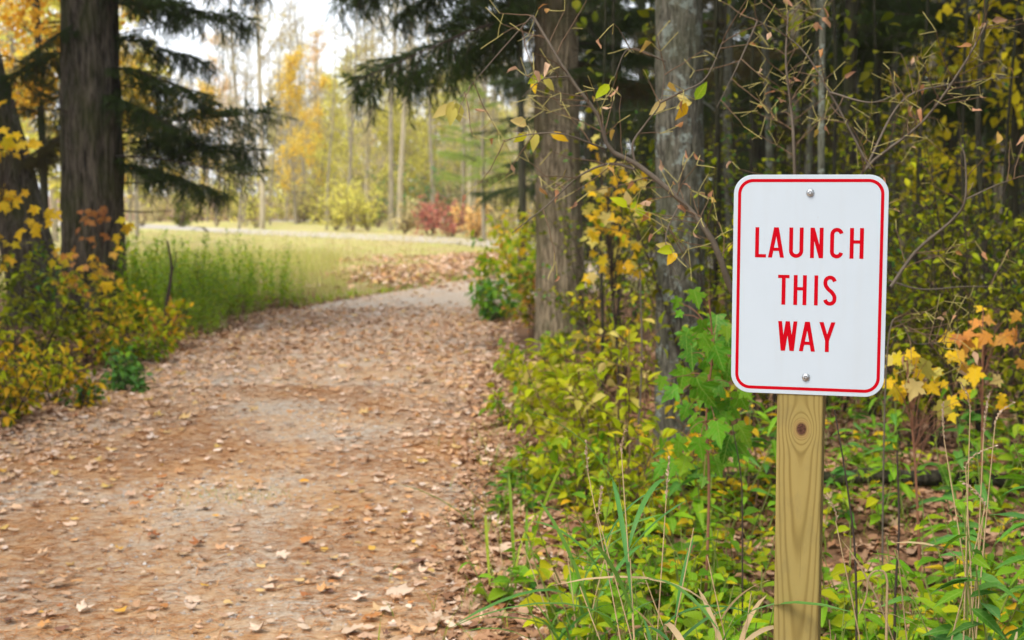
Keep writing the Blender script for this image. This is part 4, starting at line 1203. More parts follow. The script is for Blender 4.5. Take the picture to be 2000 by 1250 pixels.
# --- tall goldenrod weeds left of the path: individual plants, then the mass behind
def goldenrod_mesh(seed, H, mat='grass_weed', flower=False, nl=46, ls=.13):
    r = np.random.default_rng(seed)
    st = grow(r, (0, 0, -.02), (r.normal(0, .12), r.normal(0, .12), 1), H, 9, .03)
    O, Y = [], []
    for i in range(nl):
        t = .12 + .86 * i / nl; p, d = along(st, t); a = i * 2.4
        O.append(p); Y.append([math.cos(a) * .75, math.sin(a) * .75, r.uniform(.1, .9)])
    parts = [(*tubes(st, np.linspace(.004, .0015, 9), 4), 0), (*inst(t_ovate(.24, .04, .35), np.array(O), np.array(Y), np.tile([0, 0, 1.0], (nl, 1)), r.uniform(.7, 1.2, nl) * ls * np.linspace(1.1, .6, nl)), 1)]
    return parts


GW = [build_mesh('stalk', goldenrod_mesh(700 + i, 1.0), [M['stem_green'], M['grass_weed']]) for i in range(6)]
_r = np.random.default_rng(71)
k = 0
for i in range(70):
    y = _r.uniform(14.2, 19.3); l, _q = path_lr(y)
    x = l - _r.uniform(.05, 1.9) - .1 * (y - 14)
    px, py, D = proj(np.array([x, y, .4]))
    if px < 245 or px > 560: continue
    o = thing('goldenrod', (x, y, gz(x, y)), 'tall green goldenrod in the weed patch left of the path bend', 'weed', 'goldenrod stems left of the path')
    o.rotation_euler = (0, 0, _r.uniform(0, 6.28))
    st = link('stalk', GW[k % 6], o); k += 1
    s = _r.uniform(.65, 1.1) * np.clip(.55 + .45 * (l - x) / .5, .45, 1); st.scale = (s * 1.1, s * 1.1, s)
# dark dead stick in the weeds
b_ = base_at(328, 14.3)
stk = thing('dead_stick', b_, 'upright black dead stick in the weed patch left of the path', 'stick')
q = smooth_path([(0, 0, -.02), P(324, 605, 14.3) - b_, P(335, 530, 14.3) - b_, P(327, 470, 14.3) - b_], 10)
link('shaft', build_mesh('shaft', [tubes(q, np.linspace(.026, .010, 10), 6)], [M['stem_dark']]), stk)
q = smooth_path([P(335, 530, 14.3) - b_, P(342, 515, 14.3) - b_, P(345, 490, 14.35) - b_], 6)
link('twig', build_mesh('twig', [tubes(q, np.linspace(.008, .003, 6), 5)], [M['stem_dark']]), stk)

# --- bushes on the right verge, from the bend back to the camera
RV = [
    (985, 17.4, 1.00, .6, 300, .095, ['leaf_ygreen', 'leaf_weed'], 'dense green bush at the inner bend of the path'),
    (1035, 18.4, 1.45, .5, 300, .095, ['leaf_ygreen', 'leaf_yellow'], 'tall yellow green bush left of the olive trunk foot'),
    (962, 16.8, .62, .7, 240, .085, ['leaf_dark', 'leaf_weed'], 'dark green herb spilling onto the path bend'),
    (1035, 14.8, .80, .6, 280, .07, ['leaf_ygreen', 'leaf_olive', 'leaf_orange'], 'rusty olive bush touching the left of the olive trunk'),
    (1010, 19.4, 1.35, .55, 300, .10, ['leaf_ygreen', 'leaf_ygreen', 'leaf_yellow'], 'yellowish bush behind the dense green one at the path bend'),
    (1075, 12.0, .42, .6, 240, .05, ['leaf_ygreen', 'leaf_weed', 'leaf_ygreen'], 'fine leaved green plant in front of the olive trunk'),
    (1010, 11.4, .36, .6, 200, .05, ['leaf_ygreen', 'leaf_weed', 'leaf_ygreen'], 'low fine leaved plant at the path edge left of the olive trunk'),
    (1130, 10.4, .50, .6, 260, .062, ['leaf_ygreen', 'leaf_ygreen', 'leaf_olive'], 'yellow green bush in front of and right of the olive trunk'),
    (1000, 9.2, .34, .75, 240, .048, ['leaf_ygreen', 'leaf_weed'], 'low yellow green bush leaning over the path edge'),
    (1080, 8.8, .50, .7, 300, .056, ['leaf_ygreen', 'leaf_ygreen', 'leaf_pale'], 'yellow green bush in the middle of the right verge'),
    (1165, 8.3, .62, .6, 280, .062, ['leaf_ygreen'], 'bright yellow green bush left of the lichen trunk'),
    (1235, 6.9, .92, .36, 260, .06, ['leaf_ygreen', 'leaf_ygreen', 'leaf_pale'], 'slim grey stemmed shrub with yellow green leaves in front of the lichen trunk'),
    (1165, 7.2, .72, .45, 230, .055, ['leaf_ygreen', 'leaf_ygreen', 'leaf_pale'], 'shrub with pale yellow green leaves left of the slim grey stemmed one'),
    (1222, 10.2, 1.05, .40, 280, .06, ['leaf_ygreen', 'leaf_ygreen', 'leaf_yellow', 'leaf_olive'], 'yellow green shrub filling the gap between the two big trunks'),
    (1292, 6.2, .50, .45, 160, .05, ['leaf_yellow', 'leaf_ygreen'], 'small yellow leaved shrub at the foot of the lichen trunk'),
    (1460, 6.4, .70, .5, 200, .05, ['leaf_olive', 'leaf_yellow', 'leaf_ygreen'], 'small yellowish shrub behind the lower left of the sign post'),
    (1050, 7.2, .32, .8, 180, .045, ['leaf_ygreen', 'leaf_weed', 'leaf_ygreen'], 'sprawling low plant at the path edge nearer the camera'),
    (1035, 9.8, .40, .75, 260, .055, ['leaf_ygreen', 'leaf_ygreen', 'leaf_pale'], 'ragged yellow green bush between the path rim and the olive trunk'),
    (1115, 6.6, .46, .65, 240, .052, ['leaf_ygreen', 'leaf_ygreen', 'leaf_weed'], 'yellow green bush behind the foreground grass clump'),
    (1200, 6.0, .52, .55, 240, .052, ['leaf_ygreen', 'leaf_ygreen', 'leaf_olive'], 'yellow green bush right behind the foreground grass clump, nearer the maple'),
]
for i, (px, D, H, sp, nl, sz, ms, lab) in enumerate(RV):
    shrub('bush', lab, 'bush', base_at(px, D), H, sp, 6, 'ov', sz * 1.22, nl, ms, 'stem_brown', 'bushes along the right verge', True, 640 + i, 6)

# --- dim undergrowth wall inside the wood
_r = np.random.default_rng(81)
UG = []
for px in range(1390, 2090, 62):
    UG.append((px + _r.uniform(-20, 20), _r.uniform(7.6, 9.5), _r.uniform(1.2, 1.75)))
for px in range(1150, 2120, 70):
    UG.append((px + _r.uniform(-25, 25), _r.uniform(10.5, 14.0), _r.uniform(1.5, 2.5)))
for px in range(1180, 2120, 85):
    UG.append((px + _r.uniform(-30, 30), _r.uniform(15.5, 21.0), _r.uniform(1.8, 3.2)))
WHERE = ['behind the sign', 'right of the sign', 'near the right edge', 'between the big trunks']
ORD = ['leftmost', 'second from the left', 'third from the left', 'fourth from the left', 'fifth from the left', 'sixth from the left', 'seventh from the left', 'eighth from the left', 'ninth from the left']
UGK = {}
for i, (px, D, H) in enumerate(sorted(UG)):
    w = 3 if px < 1390 else 0 if px < 1740 else 1 if px < 1900 else 2
    dep = 'front row' if D < 10 else 'middle row' if D < 15 else 'back row'
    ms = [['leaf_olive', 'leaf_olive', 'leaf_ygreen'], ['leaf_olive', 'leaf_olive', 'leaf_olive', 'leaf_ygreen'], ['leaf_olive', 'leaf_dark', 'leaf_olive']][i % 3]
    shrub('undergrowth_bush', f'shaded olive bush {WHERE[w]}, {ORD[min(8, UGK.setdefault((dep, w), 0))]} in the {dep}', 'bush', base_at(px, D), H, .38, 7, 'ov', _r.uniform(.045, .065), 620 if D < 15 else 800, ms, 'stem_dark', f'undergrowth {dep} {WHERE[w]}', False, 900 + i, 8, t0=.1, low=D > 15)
    UGK[(dep, w)] += 1

# ------------------------------------------------------------------ leafless shrub with dangling stalks around the sign
_r = np.random.default_rng(91)


def twig_shrub(name, label, D, mains, seed, leafp=.3, dens=26, mat='stem_grey', side=(.06, .2), rmain=.007, greenleaf=()):
    """mains: list of (pixel polyline, start radius)"""
    r = np.random.default_rng(seed)
    p0 = mains[0][0][0]
    g = base_at(p0[0], D + p0[2])
    root = thing(name, g, label, 'shrub')
    allq = []
    for pl, rad in mains:
        ctrl = [P(a, b, D + c) - g for a, b, c in pl]
        if pl is mains[0][0] or pl[0][1] > 560: ctrl = [np.array([ctrl[0][0], ctrl[0][1], -.03])] + ctrl
        q = smooth_path(ctrl, 26); allq.append(q[3:])
        link('branch', build_mesh('branch', [tubes(q, np.linspace(rad, rad * .3, 26), 7)], [M[mat]]), root)
        Ln = np.linalg.norm(np.diff(q, axis=0), axis=1).sum()
        nn = int(dens * Ln); tw, pe = [], []
        for i in range(nn):
            t = r.uniform(.35 if pl[0][1] > 560 else .08, 1); p, d = along(q, t)
            if (p + g)[2] < .8: continue
            a = norm(np.cross(d, r.normal(0, 1, 3)))
            tq = grow(r, p, d * .5 + a * .9 + [0, 0, .15], r.uniform(*side), 6, .09)
            tw.append(tq)
            for e in range(r.integers(1, 3)):
                pt, pd = along(tq, 1 if e == 0 else r.uniform(.4, .95))
                for s in range(r.integers(1, 3)):
                    dd = norm(pd * .7 + r.normal(0, .75, 3)); ln = r.uniform(.03, .08)
                    pq = grow(r, pt, dd, ln, 4, .06); pe.append(pq)
                    if r.uniform() < leafp:
                        lf = link('leaf', leaf_me('dry', int(r.integers(4)), 'leaf_curl'), root)
                        lf.matrix_local = mat_of(pq[-1], norm(norm(pq[-1] - pq[-2]) * .5 + np.array([0, 0, -.5]) + r.normal(0, .5, 3)), r.normal(0, 1, 3), r.uniform(.025, .046))
        if tw:
            tag(link('twigs', build_mesh('twigs', [tubes(np.array(tw), np.repeat(np.linspace(.0017, .0009, 6)[None], len(tw), 0), 5)], [M['stem_brown']]), root), kind='stuff')
            tag(link('leaf_stalks', build_mesh('leaf_stalks', [tubes(np.array(pe), np.repeat(np.linspace(.0009, .0011, 4)[None], len(pe), 0), 5)], [M['petiole']]), root), kind='stuff')
    allq = np.concatenate(allq); gst = []
    for (px, py, dz, s, ang, kd, mt) in greenleaf:
        g0 = P(px, py, D + dz) - g; nb = allq[np.argmin(np.linalg.norm(allq - g0, axis=1))]
        gst.append(smooth_path([nb, (nb + g0) / 2 + [0, 0, .006], g0], 4))
        lf = link('leaf', leaf_me(kd, int(r.integers(3)), mt), root)
        y = np.array([math.cos(math.radians(ang)), r.normal(-.2, .2), math.sin(math.radians(ang))])
        lf.matrix_local = mat_of(P(px, py, D + dz) - g, y, np.array([r.normal(0, .4), -1, .5]), s)
    if gst: tag(link('leaf_stalks', build_mesh('leaf_stalks', [tubes(np.array(gst), np.full((len(gst), 4), .0011), 5)], [M['petiole']]), root), kind='stuff')
    return root


GL = []
for (px, py, a) in ((880, 205, 205), (885, 206, 250), (890, 200, 285), (886, 198, 228), (1062, 150, 200), (1045, 155, 250), (1060, 152, 330), (1030, 260, 215), (1048, 258, 255), (1028, 245, 160), (1075, 262, 340), (1352, 200, 200), (1345, 205, 120), (1358, 195, 60), (1340, 200, 260), (1315, 488, 165), (1318, 490, 190), (1322, 495, 215), (1225, 405, 150), (1240, 408, 340), (1228, 400, 100), (1440, 445, 80), (1300, 195, 240), (1190, 165, 230)):
    GL.append((px, py, _r.normal(0, .06), _r.uniform(.042, .062), a + _r.uniform(-15, 15), 'ov', ['leaf_yellow', 'leaf_pale', 'leaf_ygreen'][int(_r.integers(3))] if px > 900 else 'leaf_pale'))
twig_shrub('bare_shrub', 'almost leafless arching shrub with withered curled leaves left of the sign', 4.1, [
    ([(1555, 900, .5), (1500, 700, .25), (1432, 575, .05), (1392, 470, 0), (1330, 392, 0), (1245, 322, 0), (1190, 290, .0), (1168, 225, -.02), (1112, 150, -.05), (1040, 30, -.05)], .0125),
    ([(1240, 330, 0), (1190, 320, .05), (1130, 345, .1), (1070, 400, .1), (1000, 455, .1)], .0045),
    ([(1240, 318, 0), (1236, 280, 0), (1262, 240, 0), (1290, 200, -.05), (1300, 120, -.05)], .004),
    ([(1290, 200, -.05), (1330, 180, -.1), (1380, 150, -.1), (1420, 60, -.1)], .0035),
    ([(1180, 290, 0), (1100, 262, -.1), (1040, 262, -.1), (980, 275, -.1)], .003),
    ([(1112, 150, -.05), (1060, 155, -.1), (1020, 190, -.1)], .0028),
    ([(1040, 30, -.05), (960, 120, 0), (890, 200, 0)], .0024),
    ([(1330, 392, 0), (1300, 470, -.05), (1330, 560, -.1)], .0025),
    ([(1300, 120, -.05), (1230, 95, -.1), (1200, 150, -.1)], .0028),
], 92, greenleaf=GL, dens=15)
twig_shrub('bare_shrub', 'almost leafless tangled shrub with pale forked stalks right of and above the sign', 4.4, [
    ([(1572, 900, .3), (1600, 600, .1), (1660, 420, .0), (1690, 330, 0), (1800, 240, 0), (1880, 130, -.05), (1930, 40, -.05)], .008),
    ([(1700, 330, 0), (1620, 180, 0), (1560, 90, 0), (1480, 40, 0)], .0045),
    ([(1562, 700, .5), (1552, 330, .3), (1546, 220, .3), (1535, 120, .3), (1540, 20, .3)], .0085),
    ([(1690, 330, 0), (1760, 200, .1), (1850, 165, .1), (1990, 150, .1)], .004),
    ([(1740, 560, .1), (1790, 490, .1), (1860, 430, .05), (1885, 390, 0), (1885, 310, 0), (1875, 280, 0)], .006),
    ([(1620, 180, 0), (1700, 200, -.1), (1760, 180, -.1)], .0035),
    ([(1885, 390, 0), (1950, 360, 0), (2010, 340, 0)], .003),
    ([(1480, 40, 0), (1440, 130, 0), (1400, 210, 0)], .003),
    ([(1735, 548, .2), (1800, 565, .2), (1880, 560, .2), (1940, 560, .2)], .0035),
    ([(1735, 665, .2), (1790, 672, .2), (1850, 668, .2)], .0035),
], 93, dens=15, leafp=.2)

# ------------------------------------------------------------------ foreground weeds round the post
WEED = []


def weed_proto(seed, H, nst, kind, size, nl, mats, stem='stem_green', spread=.5, droop=.3):
    r = np.random.default_rng(seed)
    stems, leaves = [], []
    for s in range(nst):
        a = r.uniform(0, 6.28)
        st = grow(r, (0, 0, -.02), [math.cos(a) * spread, math.sin(a) * spread, 1], H * r.uniform(.7, 1.05), 8, .07, 0, .03); stems.append(st)
        for i in range(nl):
            t = .18 + .8 * (i + r.uniform(0, .8)) / nl; p, d = along(st, t); aa = i * 2.0 + r.uniform(-.4, .4)
            y = np.array([math.cos(aa), math.sin(aa), r.uniform(-.35, .45)])
            leaves.append((p, y, np.array([0, 0, 1]) + r.normal(0, .3, 3), size * r.uniform(.6, 1.2) * (1.15 - .5 * t), int(r.integers(3)), mats[int(r.integers(len(mats)))]))
    sm = [build_mesh('stem', [tubes(s, np.linspace(.0026, .0012, 8), 5)], [M[stem]]) for s in stems]
    return sm, [(leaf_me(kind, k, m), mat_of(p, y, n, s)) for p, y, n, s, k, m in leaves]


def put_weed(pr, name, label, cat, loc, rot, sc, group):
    root = thing(name, loc, label, cat, group)
    root.rotation_euler = (0, 0, rot); root.scale = (sc, sc, sc)
    for me in pr[0]: link('stem', me, root)
    for me, m in pr[1]:
        o = link('leaf', me, root); o.matrix_local = m
    return root


WP = [weed_proto(1001, .34, 2, 'ov', .07, 9, ['leaf_weed']), weed_proto(1002, .28, 3, 'ov', .062, 7, ['leaf_weed', 'leaf_ygreen']), weed_proto(1003, .45, 2, 'ov', .07, 11, ['leaf_ygreen', 'leaf_weed']),
      weed_proto(1004, .22, 3, 'ov', .075, 6, ['leaf_weed']), weed_proto(1005, .5, 2, 'ovl', .11, 14, ['leaf_weed', 'leaf_dark']), weed_proto(1006, .38, 2, 'ov', .085, 8, ['leaf_weed', 'leaf_weed', 'leaf_yellow']), weed_proto(1007, .16, 3, 'ov', .045, 5, ['leaf_weed', 'leaf_dark'])]
_r = np.random.default_rng(101)
WLOOK = ['green two stemmed weed in the', 'short three stemmed weed in the', 'tall yellow green weed in the', 'low broad leaved weed in the', 'narrow leaved dark weed in the', 'large yellow flecked weed in the', 'tiny dark green weed in the']
ZONES = [  # px0,px1,D0,D1,count,protos,phrase
    (1090, 1330, 3.7, 5.4, 40, (0, 1, 2, 3, 6), 'by the foreground grass clump'),
    (1330, 1500, 3.5, 5.2, 34, (0, 1, 2, 3, 5), 'just left of the wooden post'),
    (1615, 1760, 3.4, 5.0, 26, (0, 1, 2, 3, 5), 'just right of the wooden post'),
    (1760, 1900, 3.4, 5.0, 22, (0, 1, 2, 5, 6), 'between the post and the right edge'),
    (1880, 2040, 3.3, 5.2, 28, (0, 2, 4, 5, 1), 'at the lower right edge'),
    (1100, 1350, 5.4, 7.2, 22, (0, 1, 2, 5), 'below the grey stemmed shrub'),
    (1350, 1640, 5.2, 7.0, 20, (0, 1, 2, 5, 4), 'behind the wooden post'),
    (1640, 2040, 5.4, 7.4, 20, (0, 1, 2, 5, 4), 'before the right hand undergrowth'),
    (960, 1110, 4.6, 7.5, 16, (6, 3, 6), 'at the right path rim'),
    (1620, 2040, 7.2, 9.5, 12, (2, 5, 4, 0), 'under the right hand undergrowth'),
]
for (a, b, d0, d1, n, ks, ph) in ZONES:
    for i in range(n):
        px = _r.uniform(a, b); D = _r.uniform(d0, d1); loc = base_at(px, D)
        put_weed(WP[ks[i % len(ks)]], 'leafy_weed', f'{WLOOK[ks[i % len(ks)]]} {"nearer" if D < (d0 + d1) / 2 else "farther"} row {ph}', 'weed', loc, _r.uniform(0, 6.28), _r.uniform(.9, 1.5), f'leafy weeds {ph}')

# dark willow-leaved plant at the lower right corner
GP = weed_proto(1050, .78, 3, 'ovl', .12, 18, ['leaf_dark', 'leaf_weed', 'leaf_dark'], spread=.22)
for i, (px, D, s, lab) in enumerate(((1985, 3.35, 1.15, 'tall narrow leaved dark green plant in the lower right corner'), (1935, 3.7, .95, 'narrow leaved green plant left of the lower right corner plant'), (2030, 3.9, 1.1, 'narrow leaved plant cut by the right edge'))):
    put_weed(GP, 'narrow_leaved_plant', lab, 'plant', base_at(px, D), i * 2.1, s, None)
NP_ = weed_proto(1060, .52, 2, 'ovl', .10, 10, ['leaf_weed', 'leaf_weed', 'leaf_yellow'], spread=.3)
for i, (px, D, lab) in enumerate(((1840, 3.25, 'bright green narrow leaved sprout with one yellow leaf right of the post base'), (1905, 3.2, 'second bright narrow leaved sprout further right of the post base'), (1500, 3.15, 'narrow leaved sprout at the left foot of the post'))):
    put_weed(NP_, 'narrow_leaved_plant', lab, 'plant', base_at(px, D), i * 1.7, .85, None)


# --- tall grasses
def blade_tpl(seed, bend, w, n=9):
    r = np.random.default_rng(seed)
    t = np.linspace(0, 1, n); z = t - .45 * bend * t ** 2.4; x = bend * t ** 1.8
    ww = w * np.clip(np.sin(np.minimum(t * 2.2 + .35, math.pi) * 1.0) ** .8, .03, 1) * .5; ww[-1] = .0008
    V = np.stack([np.stack([x, -ww, z + ww * .35], -1), np.stack([x, 0 * ww, z], -1), np.stack([x, ww, z + ww * .35], -1)], 1).reshape(-1, 3)
    F = []
    for i in range(n - 1):
        for s in (0, 1):
            F.append([i * 3 + s, i * 3 + s + 1, i * 3 + s + 4, i * 3 + s + 3])
    return V, np.array(F)


BL = {m: [build_mesh('blade', [blade_tpl(i, bd, .030)], [M[m]]) for i, bd in enumerate((.25, .55, .85, 1.1))] for m in ('grass_teal', 'grass_dry', 'grass_green')}
SEEDT = t_ovate(.5, .1, 0)


def seed_head_mesh(seed, L, curve=.3, n=46):
    r = np.random.default_rng(seed)
    t = np.linspace(0, 1, 8); ax = np.column_stack([curve * L * t ** 2, 0 * t, L * t - .3 * curve * L * t ** 2])
    O, Y = [], []
    for i in range(n):
        p, d = along(ax, i / n); O.append(p); Y.append(d + r.normal(0, .45, 3))
    return build_mesh('seed_head', [(*tubes(ax, np.linspace(.0012, .0006, 8), 4), 0), (*inst(SEEDT, np.array(O), np.array(Y), r.normal(0, 1, (n, 3)), r.uniform(.006, .011, n)), 1)], [M['stem_tan'], M['seed']])


SHM = [seed_head_mesh(i, .10, c) for i, c in enumerate((.1, .5, .9))]


def grass_clump(label, px, D, culms, loose, mat, seed, leanx=0.0, group=None, stemmat='stem_tan', blen=(.22, .40)):
    """culms: (height, lean x, lean y, seedhead?)"""
    r = np.random.default_rng(seed); b = base_at(px, D)
    root = thing('grass_clump', b, label, 'grass', group)
    for (h, lx, ly, sh, nb) in culms:
        o0 = r.normal(0, .03, 3) * [1, 1, 0]
        q = smooth_path([o0 + [0, 0, -.02], o0 + [lx * .4 * h, ly * .4 * h, h * .5], o0 + [lx * h, ly * h, h]], 10)
        link('culm', build_mesh('culm', [tubes(q, np.linspace(.0028, .0012, 10), 6)], [M[stemmat]]), root)
        if sh:
            s = link('seed_head', SHM[int(r.integers(3))], root, q[-1]); s.rotation_euler = (lx * .3, lx, r.uniform(0, 6.28)); s.scale = (.9, .9, r.uniform(.7, 1.1))
        for i in range(nb):
            p, d = along(q, r.uniform(.25, .9)); bl = link('blade', BL[mat][int(r.integers(4))], root, p)
            bl.rotation_euler = (r.normal(0, .2), r.uniform(.1, .7), r.uniform(0, 6.28)); s = r.uniform(*blen); bl.scale = (s, r.uniform(.35, .6) * .8, s)
    for i in range(loose):
        bl = link('blade', BL[mat][int(r.integers(4))], root, r.normal(0, .05, 3) * [1, 1, 0])
        bl.rotation_euler = (r.normal(0, .15), r.normal(.1, .2), r.uniform(0, 6.28)); s = r.uniform(.3, .62); bl.scale = (s, r.uniform(.3, .5), s)
    return root


grass_clump('blue green grass clump with seed heads in the foreground left of the post', 1262, 3.25, [(.92, -.06, 0, 1, 4), (.86, -.16, .05, 1, 4), (.80, .05, .05, 1, 3), (.78, -.22, 0, 1, 4), (.7, -.05, -.05, 0, 4), (.62, -.3, .1, 0, 4), (.74, .14, 0, 0, 2)], 7, 'grass_teal', 111, stemmat='stem_tan')
grass_clump('smaller blue green grass tuft further left at the bottom edge', 1130, 4.3, [(.5, -.3, 0, 0, 3), (.45, -.1, .1, 0, 3), (.5, .2, 0, 0, 2)], 12, 'grass_teal', 112)
grass_clump('dry straw coloured grass arching left of the post', 1440, 3.25, [(.68, -.18, 0, 0, 4), (.62, -.30, .1, 0, 4), (.6, .1, 0, 0, 2)], 1, 'grass_dry', 113)
grass_clump('tall dry grass stalks with seed heads near the right edge', 1895, 3.6, [(.98, .0, 0, 1, 0), (.95, .05, 0, 1, 0), (.92, .03, .05, 1, 1), (.85, -.06, 0, 1, 0), (.75, .07, 0, 0, 1), (.9, -.12, .1, 1, 0)], 3, 'grass_dry', 114)
grass_clump('thin dry grass stalks bent over right of the post', 1760, 3.3, [(.72, -.10, 0, 0, 0), (.80, .18, 0, 1, 0), (.75, -.16, .1, 1, 0), (.5, .02, 0, 0, 1)], 2, 'grass_dry', 115)
grass_clump('green grass tuft at the right rim of the path', 1000, 5.4, [(.25, -.2, 0, 0, 2)], 9, 'grass_green', 116)
grass_clump('grass tuft at the foot of the post on the left', 1420, 3.05, [(.6, -.05, 0, 0, 2), (.58, -.3, 0, 0, 2)], 4, 'grass_teal', 117)
grass_clump('dry stubble of snapped stalks right of the post base', 1668, 3.1, [(.58, -.08, 0, 0, 0), (.55, .02, 0, 0, 0), (.5, .1, 0, 0, 0), (.54, -.02, .05, 0, 0)], 3, 'grass_dry', 118)
# bent straw hooped over
b_ = base_at(1730, 3.05); hs = thing('bent_stalk', b_, 'pale stalk bent over like a hook right of the post', 'stalk')
q = smooth_path([(0, 0, -.02), P(1731, 1240, 3.05) - b_, P(1732, 1130, 3.05) - b_, P(1712, 1115, 3.05) - b_, P(1696, 1130, 3.05) - b_, P(1692, 1165, 3.05) - b_, P(1678, 1200, 3.05) - b_], 26)
link('culm', build_mesh('culm', [tubes(q, np.linspace(.0032, .0016, 26), 6)], [M['stem_tan']]), hs)
# dark upright dead stems
for i, (x0, y0, x1, y1, D, rr, lab) in enumerate(((1672, 1130, 1630, 800, 3.9, .004, 'dark dead stem leaning just right of the post'), (1748, 1180, 1752, 880, 4.2, .005, 'dark dead stem further right of the post'), (1245, 880, 1250, 530, 6.6, .007, 'grey sapling stem in front of the lichen trunk'), (1450, 1010, 1430, 830, 4.4, .003, 'thin brown stem below the left corner of the sign'))):
    b_ = base_at(x0, D); o = thing('dead_plant', b_, lab, 'plant')
    q = smooth_path([(0, 0, -.02), P(x0, y0, D) - b_, P((x0 + x1) / 2 + 6, (y0 + y1) / 2, D) - b_, P(x1, y1, D) - b_], 12)
    link('stem', build_mesh('stem', [tubes(q, np.linspace(rr, rr * .5, 12), 6)], [M['stem_grey' if i == 2 else 'stem_dark']]), o)
# fallen log in the wood
b_ = base_at(1760, 6.6); lg = thing('fallen_log', b_ + [0, 0, .06], 'dark rotting log lying on the forest floor right of the post', 'log')
q = np.column_stack([np.linspace(-1.0, 1.3, 14), .15 * np.sin(np.linspace(0, 2, 14)), .015 * np.sin(np.linspace(0, 6, 14))])
link('wood', build_mesh('wood', [tubes(q + np.random.default_rng(4).normal(0, .012, q.shape), .043 * (1 + .25 * np.sin(np.linspace(0, 17, 14)) + np.random.default_rng(3).normal(0, .12, 14)) * np.linspace(1.15, .55, 14), 10)], [M['bark_darkwood']]), lg)
b_ = base_at(1110, 4.55); lg = thing('fallen_twig', b_ + [0, 0, .012], 'thin dark twig lying on the leaf litter at the path rim', 'twig')
q = np.column_stack([np.linspace(-.25, .3, 10), .05 * np.sin(np.linspace(0, 2.4, 10)), .01 + .02 * np.linspace(0, 1, 10)])
link('wood', build_mesh('wood', [tubes(q, np.linspace(.006, .003, 10), 6)], [M['stem_dark']]), lg)

# ------------------------------------------------------------------ leaf litter, needles, grass (uncountable ground cover)
_r = np.random.default_rng(121)


def scatter(n, x0, x1, y0, y1, dens):
    x = _r.uniform(x0, x1, n); y = _r.uniform(y0, y1, n)
    keep = _r.uniform(0, 1, n) < dens(x, y)
    return x[keep], y[keep]


def flat_leaves(x, y, size, tpls, lift=.012, tilt=.22):
    pr = []
    k = _r.integers(len(tpls), size=len(x)); a = _r.uniform(0, 6.28, len(x))
    O = np.column_stack([x, y, gz(x, y) + lift + _r.uniform(0, .012, len(x))])
    Y = np.column_stack([np.cos(a), np.sin(a), _r.normal(0, tilt * .5, len(x))])
    N = np.column_stack([_r.normal(0, tilt, len(x)), _r.normal(0, tilt, len(x)), np.ones(len(x))])
    for i, t in enumerate(tpls):
        m = k == i
        if m.any(): pr.append(inst(t, O[m], Y[m], N[m], size[m]))
    return pr


def clump(x, y, f, s=0.0):
    return .5 + .5 * np.sin(x * f * 1.7 + 2.1 * np.sin(y * f + s)) * np.sin(y * f * 1.1 + 1.7 * np.sin(x * f * 1.3 + s))


def path_dens(x, y):
    l, r = path_lr(y)
    u = (x - l) / (r - l)
    d = .10 + .12 * clump(x, y, 1.3)
    d += .95 * np.exp(-((u - .03) / .19) ** 2) * np.clip((y - 4) / 5, .35, 1)
    d += .60 * np.exp(-((u - 1.0) / .16) ** 2)
    d += np.clip((y - 10.0) / 4.0, 0, 1) * np.clip((20 - y) / 1.0, 0, 1) * .6
    d *= np.where(y > 18.6 + .8 * (u - .5), .16, 1)
    return d * np.where((u > -.12) & (u < 1.1), 1, 0)


DRYT = [t_dry(i, False) for i in range(5)] + [t_dry(10 + i, True) for i in range(4)]
LOWD = [t_lo(.7, .15), t_lo(.55, .3), t_lo(.8, .05)]
x, y = scatter(70000, -3.6, 2.2, 3.9, 27, path_dens)
sz = (.020 + .062 * _r.uniform(0, 1, len(x)) ** 2.2) * np.clip(.80 + (y - 6) * .06, .80, 1.15)
near = y < 13
pr = flat_leaves(x[near], y[near], sz[near], DRYT, .010, .14) + flat_leaves(x[~near], y[~near], sz[~near] * 1.15, LOWD + DRYT[:1], .010, .14)
tag(link('leaf_litter', build_mesh('leaf_litter', pr, [M['fallen']])), 'pinkish brown leaves strewn over the gravel path', 'leaves', kind='stuff')
# forest floor right of the path
def floor_dens(x, y):
    l, r = path_lr(y)
    return np.where(x > r - .2, np.clip(1.15 - (y - 4) / 14, .25, 1) * (.6 + .4 * clump(x, y, 1.9)), 0) * np.where(x < r + .55 + .42 * y, 1, 0)
x, y = scatter(48000, -.4, 6.5, 2.6, 13, floor_dens)
sz = _r.uniform(.03, .07, len(x))
tag(link('leaf_litter', build_mesh('leaf_litter', flat_leaves(x, y, sz, DRYT + LOWD, .012, .35), [M['fallen_brown']])), 'brown dead leaves carpeting the forest floor on the right', 'leaves', kind='stuff')
def left_dens(x, y):
    l, r = path_lr(y)
    return np.where(x < l + .1, .8, 0) * np.where(x > l - 2.2, 1, 0)
x, y = scatter(9000, -6, -2.8, 6, 20, left_dens)
tag(link('leaf_litter', build_mesh('leaf_litter', flat_leaves(x, y, _r.uniform(.05, .09, len(x)), LOWD), [M['fallen_brown']])), 'dead leaves under the left verge bushes', 'leaves', kind='stuff')
x, y = scatter(26000, -4.5, 2.5, 21, 34, lambda x, y: np.clip(clump(x * .6, y * .45, 1.1, 1) * 1.6 - .25, 0, 1) * np.exp(-((x - (-1.6 + (y - 25) * .10)) / 1.5) ** 2) * np.where(x < path_lr(y)[0] - .1, 1, .1))
tag(link('leaf_litter', build_mesh('leaf_litter', flat_leaves(x, y, _r.uniform(.08, .15, len(x)), LOWD, .07, .6), [M['fallen']])), 'orange brown leaf drift on the meadow beyond the path bend', 'leaves', kind='stuff')
